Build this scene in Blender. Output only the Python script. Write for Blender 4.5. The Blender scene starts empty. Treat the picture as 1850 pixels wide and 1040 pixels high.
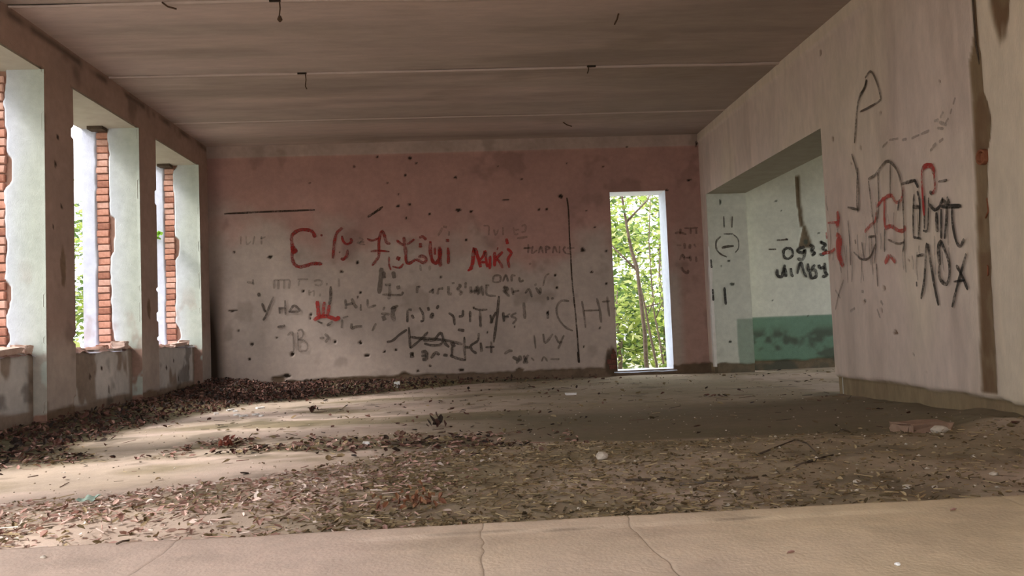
import bpy, bmesh, math, random
import numpy as np
from mathutils import Vector, Matrix

# ------------------------------------------------------------------ camera, sky, exposure
SC = bpy.context.scene
COL = SC.collection
YAW, PITCH, ROLL, CAM_H, FPX = 0.0566, 0.0512, 0.0396, 0.718, 1450.0
_f = Vector((math.sin(YAW) * math.cos(PITCH), math.cos(YAW) * math.cos(PITCH), math.sin(PITCH)))
_r0 = Vector((math.cos(YAW), -math.sin(YAW), 0))
_u0 = _r0.cross(_f)
_r = _r0 * math.cos(ROLL) - _u0 * math.sin(ROLL)
_u = _r.cross(_f)
cd = bpy.data.cameras.new('camera')
cam = bpy.data.objects.new('camera', cd)
COL.objects.link(cam)
cam.matrix_world = Matrix(((_r.x, _u.x, -_f.x, 0), (_r.y, _u.y, -_f.y, 0), (_r.z, _u.z, -_f.z, CAM_H), (0, 0, 0, 1)))
cd.sensor_fit = 'HORIZONTAL'
cd.sensor_width = 36.0
cd.lens = FPX / 1850.0 * 36.0
cd.clip_start = 0.05
SC.camera = cam

SC.view_settings.view_transform = 'Standard'
SC.view_settings.look = 'None'
SC.view_settings.gamma = 1.0
SC.view_settings.use_curve_mapping = False
SC.view_settings.exposure = 0.25

SKY = 4.2
w = bpy.data.worlds.new('overcast_sky')
SC.world = w
w.use_nodes = True
bg = w.node_tree.nodes['Background']
bg.inputs[0].default_value = (0.91, 0.95, 1.0, 1)
bg.inputs[1].default_value = SKY

sd_ = bpy.data.lights.new('hazy_sun', 'SUN'); sd_.energy = 4.3; sd_.angle = math.radians(14); sd_.color = (1.0, 0.97, 0.95)
sun = bpy.data.objects.new('hazy_sun', sd_); COL.objects.link(sun)
sun.rotation_euler = Vector((1.0, 0.33, -0.98)).to_track_quat('-Z', 'Y').to_euler()

rng = np.random.default_rng(7)
rnd = random.Random(11)

# ------------------------------------------------------------------ helpers
def link(o, parent=None):
    COL.objects.link(o)
    if parent is not None:
        o.parent = parent
        o.matrix_parent_inverse = parent.matrix_basis.inverted()   # children are written in world metres
    return o

def mesh_obj(name, verts, faces, m=None, parent=None, smooth=False, colour=None, mats=None, fmat=None):
    me = bpy.data.meshes.new(name)
    me.from_pydata([tuple(v) for v in verts] if not isinstance(verts, np.ndarray) else verts.tolist(), [],
                   faces if not isinstance(faces, np.ndarray) else faces.tolist())
    if colour is not None:
        a = me.color_attributes.new('mask', 'FLOAT_COLOR', 'POINT')
        c = np.ones((len(verts), 4), np.float32)
        c[:, :3] = colour
        a.data.foreach_set('color', c.ravel())
    for mm in (mats or ([m] if m else [])):
        me.materials.append(mm)
    if fmat is not None:
        me.polygons.foreach_set('material_index', np.asarray(fmat, np.int32))
    if smooth:
        me.polygons.foreach_set('use_smooth', np.ones(len(me.polygons), bool))
    me.update()
    return link(bpy.data.objects.new(name, me), parent)

def empty(name, loc=(0, 0, 0), parent=None):
    o = bpy.data.objects.new(name, None)
    o.empty_display_size = 0.1
    o.location = loc
    return link(o, parent)

def tag(o, label=None, cat=None, group=None, kind=None):
    if label: o['label'] = label
    if cat: o['category'] = cat
    if group: o['group'] = group
    if kind: o['kind'] = kind
    return o

def S(a, b, x):
    t = np.clip((x - a) / (b - a), 0, 1)
    return t * t * (3 - 2 * t)

def vnoise(x, y, seed=0):
    x = np.asarray(x, float); y = np.asarray(y, float)
    xi = np.floor(x).astype(np.int64); yi = np.floor(y).astype(np.int64)
    xf = x - xi; yf = y - yi
    xf = xf * xf * (3 - 2 * xf); yf = yf * yf * (3 - 2 * yf)
    def h(i, j):
        n = (i * 374761393 + j * 668265263 + seed * 974634777) & 0xffffffff
        n = ((n ^ (n >> 13)) * 1274126177) & 0xffffffff
        n = n ^ (n >> 16)
        return (n & 0xffff) / 65535.0
    return (h(xi, yi) * (1 - xf) + h(xi + 1, yi) * xf) * (1 - yf) + (h(xi, yi + 1) * (1 - xf) + h(xi + 1, yi + 1) * xf) * yf

def fbm(x, y, seed=0, o=4):
    s = 0; a = 0.5; n = 0
    for k in range(o):
        s = s + a * vnoise(x * 2 ** k, y * 2 ** k, seed + 17 * k); n += a; a *= 0.5
    return s / n

def blob(U, V, u, v, ru, rv=None, rough=0.35, seed=0):
    rv = rv or ru
    d = np.sqrt(((U - u) / ru) ** 2 + ((V - v) / rv) ** 2)
    d = d + rough * (fbm(U * 3 / ru, V * 3 / rv, seed + int(abs(u) * 97 + abs(v) * 31) % 50, 2) - 0.5)
    return 1 - S(0.75, 1.1, d)

def seg_axis(lo, hi, step, cuts):
    pts = sorted({lo, hi, *[c for c in cuts if lo < c < hi]})
    out = []
    for a, b in zip(pts[:-1], pts[1:]):
        n = max(1, int(math.ceil((b - a) / step - 1e-6)))
        out += list(np.linspace(a, b, n + 1)[:-1])
    return np.array(out + [pts[-1]])

def relief(name, us, vs, pos, depth, mask, m, holes=(), parent=None, flip=False):
    """A wall, floor or jamb as a fine grid with real relief.  pos(U,V,Dp)->xyz; depth(U,V), mask(U,V)->three arrays."""
    U, V = np.meshgrid(us, vs, indexing='ij')
    Dp = depth(U, V)
    P = np.stack(pos(U, V, Dp), -1).reshape(-1, 3)
    Mk = np.stack(mask(U, V), -1).reshape(-1, 3)
    nu, nv = len(us), len(vs)
    i, j = np.meshgrid(np.arange(nu - 1), np.arange(nv - 1), indexing='ij')
    keep = np.ones(i.shape, bool)
    cu = (us[:-1] + us[1:]) / 2; cv = (vs[:-1] + vs[1:]) / 2
    for (a, b, c, d) in holes:
        keep &= ~(((cu > a) & (cu < b))[:, None] & ((cv > c) & (cv < d))[None, :])
    i = i[keep]; j = j[keep]
    q = np.stack([i * nv + j, (i + 1) * nv + j, (i + 1) * nv + j + 1, i * nv + j + 1], 1)
    if flip: q = q[:, ::-1]
    used = np.unique(q)
    remap = np.full(nu * nv, -1); remap[used] = np.arange(len(used))
    return mesh_obj(name, P[used], remap[q], m, parent, smooth=True, colour=Mk[used])

def box_v(x0, x1, y0, y1, z0, z1):
    v = [(x0, y0, z0), (x1, y0, z0), (x1, y1, z0), (x0, y1, z0), (x0, y0, z1), (x1, y0, z1), (x1, y1, z1), (x0, y1, z1)]
    f = [(0, 3, 2, 1), (4, 5, 6, 7), (0, 1, 5, 4), (1, 2, 6, 5), (2, 3, 7, 6), (3, 0, 4, 7)]
    return v, f

def box(name, b, m, parent=None):
    v, f = box_v(*b)
    return mesh_obj(name, v, f, m, parent)

def quad(name, pts, m, parent=None):
    return mesh_obj(name, pts, [(0, 1, 2, 3)], m, parent)

def tube_data(path, radii, n=7):
    path = [Vector(p) for p in path]
    vs, fs = [], []
    for k, p in enumerate(path):
        t = (path[min(k + 1, len(path) - 1)] - path[max(k - 1, 0)]).normalized()
        a = t.cross(Vector((0.3, 1, 0.2))).normalized(); b = t.cross(a)
        r = radii[k] if hasattr(radii, '__len__') else radii
        for q in range(n):
            g = 2 * math.pi * q / n
            vs.append(p + a * (math.cos(g) * r) + b * (math.sin(g) * r))
    for k in range(len(path) - 1):
        for q in range(n):
            fs.append((k * n + q, k * n + (q + 1) % n, (k + 1) * n + (q + 1) % n, (k + 1) * n + q))
    fs.append(tuple(range(n))[::-1]); fs.append(tuple((len(path) - 1) * n + q for q in range(n)))
    return vs, fs

def tube(name, path, radii, m, parent=None, n=7):
    v, f = tube_data(path, radii, n)
    return mesh_obj(name, v, f, m, parent, smooth=True)

# ------------------------------------------------------------------ materials
def nt(name, rough=0.9):
    m = bpy.data.materials.new(name); m.use_nodes = True
    t = m.node_tree; b = t.nodes['Principled BSDF']
    b.inputs['Roughness'].default_value = rough
    b.inputs['Specular IOR Level'].default_value = 0.25
    return m, t, b

def noise(t, scale, detail=4, rough=0.55, vec=None):
    n = t.nodes.new('ShaderNodeTexNoise')
    n.inputs['Scale'].default_value = scale; n.inputs['Detail'].default_value = detail; n.inputs['Roughness'].default_value = rough
    if vec is not None: t.links.new(vec, n.inputs['Vector'])
    return n

def mix(t, fac, a, b, mode='MIX'):
    n = t.nodes.new('ShaderNodeMix'); n.data_type = 'RGBA'; n.blend_type = mode
    for s, v in ((n.inputs[0], fac), (n.inputs[6], a), (n.inputs[7], b)):
        if hasattr(v, 'is_output') or hasattr(v, 'links'): t.links.new(v, s)
        elif isinstance(v, (int, float)): s.default_value = v
        else: s.default_value = (*v, 1)
    return n.outputs[2]

def ramp(t, fac, lo, hi, c0=(0, 0, 0), c1=(1, 1, 1)):
    r = t.nodes.new('ShaderNodeValToRGB')
    r.color_ramp.elements[0].position = lo; r.color_ramp.elements[1].position = hi
    r.color_ramp.elements[0].color = (*c0, 1); r.color_ramp.elements[1].color = (*c1, 1)
    t.links.new(fac, r.inputs[0])
    return r.outputs[0]

def coords(t, scale=(1, 1, 1)):
    g = t.nodes.new('ShaderNodeTexCoord')
    mp = t.nodes.new('ShaderNodeMapping'); mp.inputs['Scale'].default_value = scale
    t.links.new(g.outputs['Object'], mp.inputs[0])
    return mp.outputs[0]

def bump(t, b, h, strength, dist=0.01):
    n = t.nodes.new('ShaderNodeBump'); n.inputs['Strength'].default_value = strength; n.inputs['Distance'].default_value = dist
    t.links.new(h, n.inputs['Height']); t.links.new(n.outputs[0], b.inputs['Normal'])

def plaster(name, a, b2, exposed, dirt, mottle=0.35, stretch=(1, 1, 1), rough=0.92):
    """old plaster: mask.R = bare substrate, mask.G = dirt and dark tones, mask.B = second tone"""
    m, t, b = nt(name, rough)
    at = t.nodes.new('ShaderNodeAttribute'); at.attribute_name = 'mask'
    sep = t.nodes.new('ShaderNodeSeparateColor'); t.links.new(at.outputs['Color'], sep.inputs[0])
    v = coords(t, stretch)
    c = mix(t, sep.outputs[2], a, b2)
    n1 = noise(t, 1.7, 6, 0.6, v); n2 = noise(t, 14, 5, 0.6, v); n3 = noise(t, 90, 3, 0.5, v)
    c = mix(t, mottle, c, ramp(t, n1.outputs[0], 0.3, 0.72, (0.5, 0.5, 0.5), (1.25, 1.22, 1.18)), 'MULTIPLY')
    c = mix(t, 0.35, c, ramp(t, n2.outputs[0], 0.3, 0.7, (0.72, 0.72, 0.72), (1.15, 1.15, 1.15)), 'MULTIPLY')
    e = mix(t, n2.outputs[0], [x * 0.6 for x in exposed], [x * 1.45 for x in exposed])
    c = mix(t, sep.outputs[0], c, e)
    c = mix(t, sep.outputs[1], c, dirt)
    t.links.new(c, b.inputs['Base Color'])
    ad = t.nodes.new('ShaderNodeMath'); ad.operation = 'ADD'
    t.links.new(n2.outputs[0], ad.inputs[0]); t.links.new(n3.outputs[0], ad.inputs[1])
    bump(t, b, ad.outputs[0], 0.35, 0.006)
    return m

def simple(name, a, b2, scale=12, rough=0.9, bs=0.4, detail=5):
    m, t, b = nt(name, rough)
    v = coords(t)
    n = noise(t, scale, detail, 0.6, v)
    t.links.new(mix(t, ramp(t, n.outputs[0], 0.3, 0.7), a, b2), b.inputs['Base Color'])
    if bs: bump(t, b, n.outputs[0], bs, 0.01)
    return m

def paint(name, col, cover=0.75, scale=55):
    """thin worn paint or charcoal on the plaster, broken up by grain"""
    m, t, b = nt(name, 0.85)
    b.inputs['Base Color'].default_value = (*col, 1)
    v = coords(t)
    n = noise(t, scale, 4, 0.7, v); n2 = noise(t, 6, 3, 0.6, v)
    mm = t.nodes.new('ShaderNodeMath'); mm.operation = 'ADD'
    t.links.new(n.outputs[0], mm.inputs[0]); t.links.new(n2.outputs[0], mm.inputs[1])
    r = t.nodes.new('ShaderNodeMapRange')
    r.inputs[1].default_value = 0.75; r.inputs[2].default_value = 1.05; r.inputs[3].default_value = cover * 0.35; r.inputs[4].default_value = cover
    t.links.new(mm.outputs[0], r.inputs[0]); t.links.new(r.outputs[0], b.inputs['Alpha'])
    return m

def attr_mat(name, rough=0.85, translucent=0.0):
    m, t, b = nt(name, rough)
    at = t.nodes.new('ShaderNodeAttribute'); at.attribute_name = 'mask'
    t.links.new(at.outputs['Color'], b.inputs['Base Color'])
    if translucent:
        tr = t.nodes.new('ShaderNodeBsdfTranslucent'); t.links.new(at.outputs['Color'], tr.inputs[0])
        mx = t.nodes.new('ShaderNodeMixShader'); mx.inputs[0].default_value = translucent
        out = t.nodes['Material Output']
        t.links.new(b.outputs[0], mx.inputs[1]); t.links.new(tr.outputs[0], mx.inputs[2]); t.links.new(mx.outputs[0], out.inputs[0])
    return m

PINK = (0.43, 0.24, 0.20); GREY = (0.46, 0.36, 0.305)
M = {}
M['back'] = plaster('pink_and_grey_plaster', PINK, GREY, (0.16, 0.105, 0.068), (0.035, 0.022, 0.014))
M['left'] = plaster('brownish_pillar_plaster', (0.40, 0.265, 0.215), (0.47, 0.40, 0.345), (0.20, 0.13, 0.085), (0.05, 0.032, 0.02))
M['parapet'] = plaster('grey_parapet_plaster', (0.60, 0.545, 0.49), (0.70, 0.665, 0.63), (0.27, 0.20, 0.15), (0.06, 0.04, 0.028), 0.5)
M['right'] = plaster('worn_pinkish_limewash', (0.70, 0.555, 0.475), (0.74, 0.61, 0.475), (0.27, 0.195, 0.115), (0.15, 0.075, 0.04), 0.25, (1, 1, 0.35))
M['alcove'] = plaster('pale_green_limewash', (0.60, 0.595, 0.50), (0.15, 0.245, 0.17), (0.16, 0.12, 0.075), (0.07, 0.075, 0.055), 0.25)
M['jamb'] = plaster('pale_reveal_limewash', (0.60, 0.60, 0.70), (0.45, 0.48, 0.37), (0.30, 0.165, 0.12), (0.10, 0.06, 0.04), 0.18)
M['floor'] = plaster('dusty_concrete_floor', (0.50, 0.39, 0.30), (0.62, 0.475, 0.39), (0.19, 0.148, 0.072), (0.064, 0.053, 0.027), 0.4)
M['slab'] = plaster('stained_ceiling_concrete', (0.58, 0.455, 0.41), (0.47, 0.38, 0.335), (0.33, 0.26, 0.21), (0.17, 0.13, 0.10), 0.3, (0.3, 1.3, 1))
M['screed'] = plaster('smooth_screed', (0.72, 0.55, 0.455), (0.655, 0.515, 0.335), (0.30, 0.21, 0.15), (0.16, 0.11, 0.08), 0.22)
M['soffit'] = simple('grey_green_soffit', (0.30, 0.27, 0.21), (0.36, 0.33, 0.26), 6)
M['reveal_soffit'] = simple('dull_reveal_soffit', (0.44, 0.38, 0.32), (0.52, 0.47, 0.40), 6)
M['doorpaint'] = simple('white_door_reveal_paint', (0.78, 0.78, 0.80), (0.86, 0.86, 0.86), 9, bs=0.2)
M['brick_a'] = simple('orange_brick', (0.44, 0.19, 0.125), (0.58, 0.29, 0.21), 30)
M['brick_b'] = simple('pale_red_brick', (0.52, 0.27, 0.20), (0.64, 0.38, 0.30), 30)
M['brick_c'] = simple('dark_red_brick', (0.28, 0.11, 0.075), (0.43, 0.19, 0.125), 30)
M['brick_d'] = simple('sooty_red_brick', (0.10, 0.035, 0.026), (0.19, 0.07, 0.048), 30)
M['mortar'] = simple('old_mortar', (0.35, 0.26, 0.21), (0.50, 0.40, 0.34), 25)
M['pinkmortar'] = simple('pinkish_mortar_lump', (0.50, 0.33, 0.26), (0.62, 0.46, 0.38), 18)
M['redslab'] = simple('reddish_concrete', (0.25, 0.15, 0.105), (0.36, 0.235, 0.165), 12)
M['bead'] = simple('pale_corner_plaster', (0.66, 0.60, 0.53), (0.74, 0.69, 0.62), 14)
M['ledgebase'] = simple('ledge_concrete', (0.55, 0.42, 0.33), (0.62, 0.47, 0.38), 14)
M['jointmortar'] = simple('pale_joint_mortar', (0.57, 0.45, 0.405), (0.50, 0.40, 0.35), 8)
M['dark'] = simple('dark_void', (0.02, 0.014, 0.01), (0.035, 0.024, 0.016), 20)
M['timber'] = simple('dark_rotten_timber', (0.06, 0.04, 0.028), (0.12, 0.085, 0.06), 20)
M['wire'] = simple('rusty_wire', (0.06, 0.035, 0.022), (0.11, 0.06, 0.035), 60)
M['rust'] = simple('rusty_box', (0.22, 0.07, 0.035), (0.30, 0.12, 0.06), 40)
M['stone'] = simple('pale_stone', (0.48, 0.40, 0.32), (0.62, 0.53, 0.44), 30)
M['white'] = simple('white_plaster_chip', (0.74, 0.70, 0.66), (0.86, 0.83, 0.80), 30)
M['litterc'] = attr_mat('dry_leaf_colours')
M['leafc'] = attr_mat('green_leaf_colours', 0.6, 0.5)
M['bark'] = simple('grey_brown_bark', (0.09, 0.065, 0.048), (0.17, 0.13, 0.10), 25)
M['soil'] = simple('woodland_soil', (0.24, 0.215, 0.165), (0.33, 0.31, 0.21), 3)
M['render'] = simple('outer_wall_render', (0.55, 0.52, 0.47), (0.62, 0.60, 0.55), 5)
M['cloth'] = simple('teal_rag', (0.24, 0.33, 0.27), (0.38, 0.46, 0.39), 20)
P = {'red': paint('dark_red_paint', (0.27, 0.022, 0.016), 0.85), 'bright': paint('bright_red_paint', (0.38, 0.03, 0.024), 0.95),
     'redlight': paint('worn_red_paint', (0.50, 0.06, 0.045), 0.75), 'dark': paint('dark_charcoal', (0.085, 0.06, 0.045), 0.75),
     'darkfaint': paint('smeared_charcoal', (0.09, 0.065, 0.045), 0.55), 'mid': paint('grey_charcoal', (0.11, 0.08, 0.06), 0.55),
     'faint': paint('faded_charcoal', (0.14, 0.105, 0.08), 0.38), 'black': paint('black_spray', (0.03, 0.025, 0.022), 0.88),
     'brown': paint('faded_brown_paint', (0.14, 0.07, 0.05), 0.5), 'gouge': paint('gouged_line', (0.05, 0.03, 0.02), 0.95)}

# ------------------------------------------------------------------ dimensions of the hall (metres)
L, R, D, H = 3.517, 3.377, 11.208, 3.4
FRONT = -0.7
WIN = [(9.37, 10.85), (7.43, 8.89), (5.46, 6.92), (3.49, 4.95), (1.52, 2.98), (-0.45, 1.01)]   # far to near
HEAD, SILL, NICHE, OUT = 3.08, 0.68, 0.105, 0.613
DOOR = (2.075, 2.872, 0.075, 2.605); DOOR_T = 0.42
OPEN = (7.30, 10.94, 0.0, 2.49); OPEN_T = 0.565
ALC_Y, ALC_X1 = 11.2, 7.6
LEDGE_Y, LEDGE_Z = 2.2, 0.2

def strokes(table, to3, normal, parent, name='graffiti'):
    """every table row = one painted mark on the wall: flat ribbons a hair off the plaster"""
    k = 0
    for label, pk, lines in table:
        vs, fs = [], []
        for wd, pts in lines:
            pts = np.array(pts, float)
            if len(pts) > 2:                              # Catmull-Rom through the drawn points
                e = np.vstack([2 * pts[0] - pts[1], pts, 2 * pts[-1] - pts[-2]])
                out = []
                for i in range(1, len(e) - 2):
                    for s in (0, 0.25, 0.5, 0.75):
                        p0, p1, p2, p3 = e[i - 1], e[i], e[i + 1], e[i + 2]
                        out.append(0.5 * (2 * p1 + (p2 - p0) * s + (2 * p0 - 5 * p1 + 4 * p2 - p3) * s ** 2 + (3 * p1 - p0 - 3 * p2 + p3) * s ** 3))
                pts = np.array(out + [pts[-1]])
            else:
                pts = np.array([pts[0] + (pts[1] - pts[0]) * s for s in (0, 0.2, 0.45, 0.7, 0.9, 1)])
            tg = np.gradient(pts, axis=0); tg /= np.linalg.norm(tg, axis=1)[:, None] + 1e-9
            nn = np.stack([-tg[:, 1], tg[:, 0]], 1)
            hw = wd * 0.5 * (0.85 + 0.35 * rng.random(len(pts)))
            hw[0] *= 0.65; hw[-1] *= 0.6
            off = 0.0006 * (k % 12); k += 1
            b = len(vs)
            for p, n, h in zip(pts, nn, hw):
                for s in (-1, 1):
                    q = p + n * h * s
                    vs.append(Vector(to3(q[0], q[1])) + Vector(normal) * off)
            for i in range(len(pts) - 1):
                fs.append((b + 2 * i, b + 2 * i + 1, b + 2 * i + 3, b + 2 * i + 2))
        o = mesh_obj(name, vs, fs, P[pk], parent)
        o['label'] = label

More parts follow.
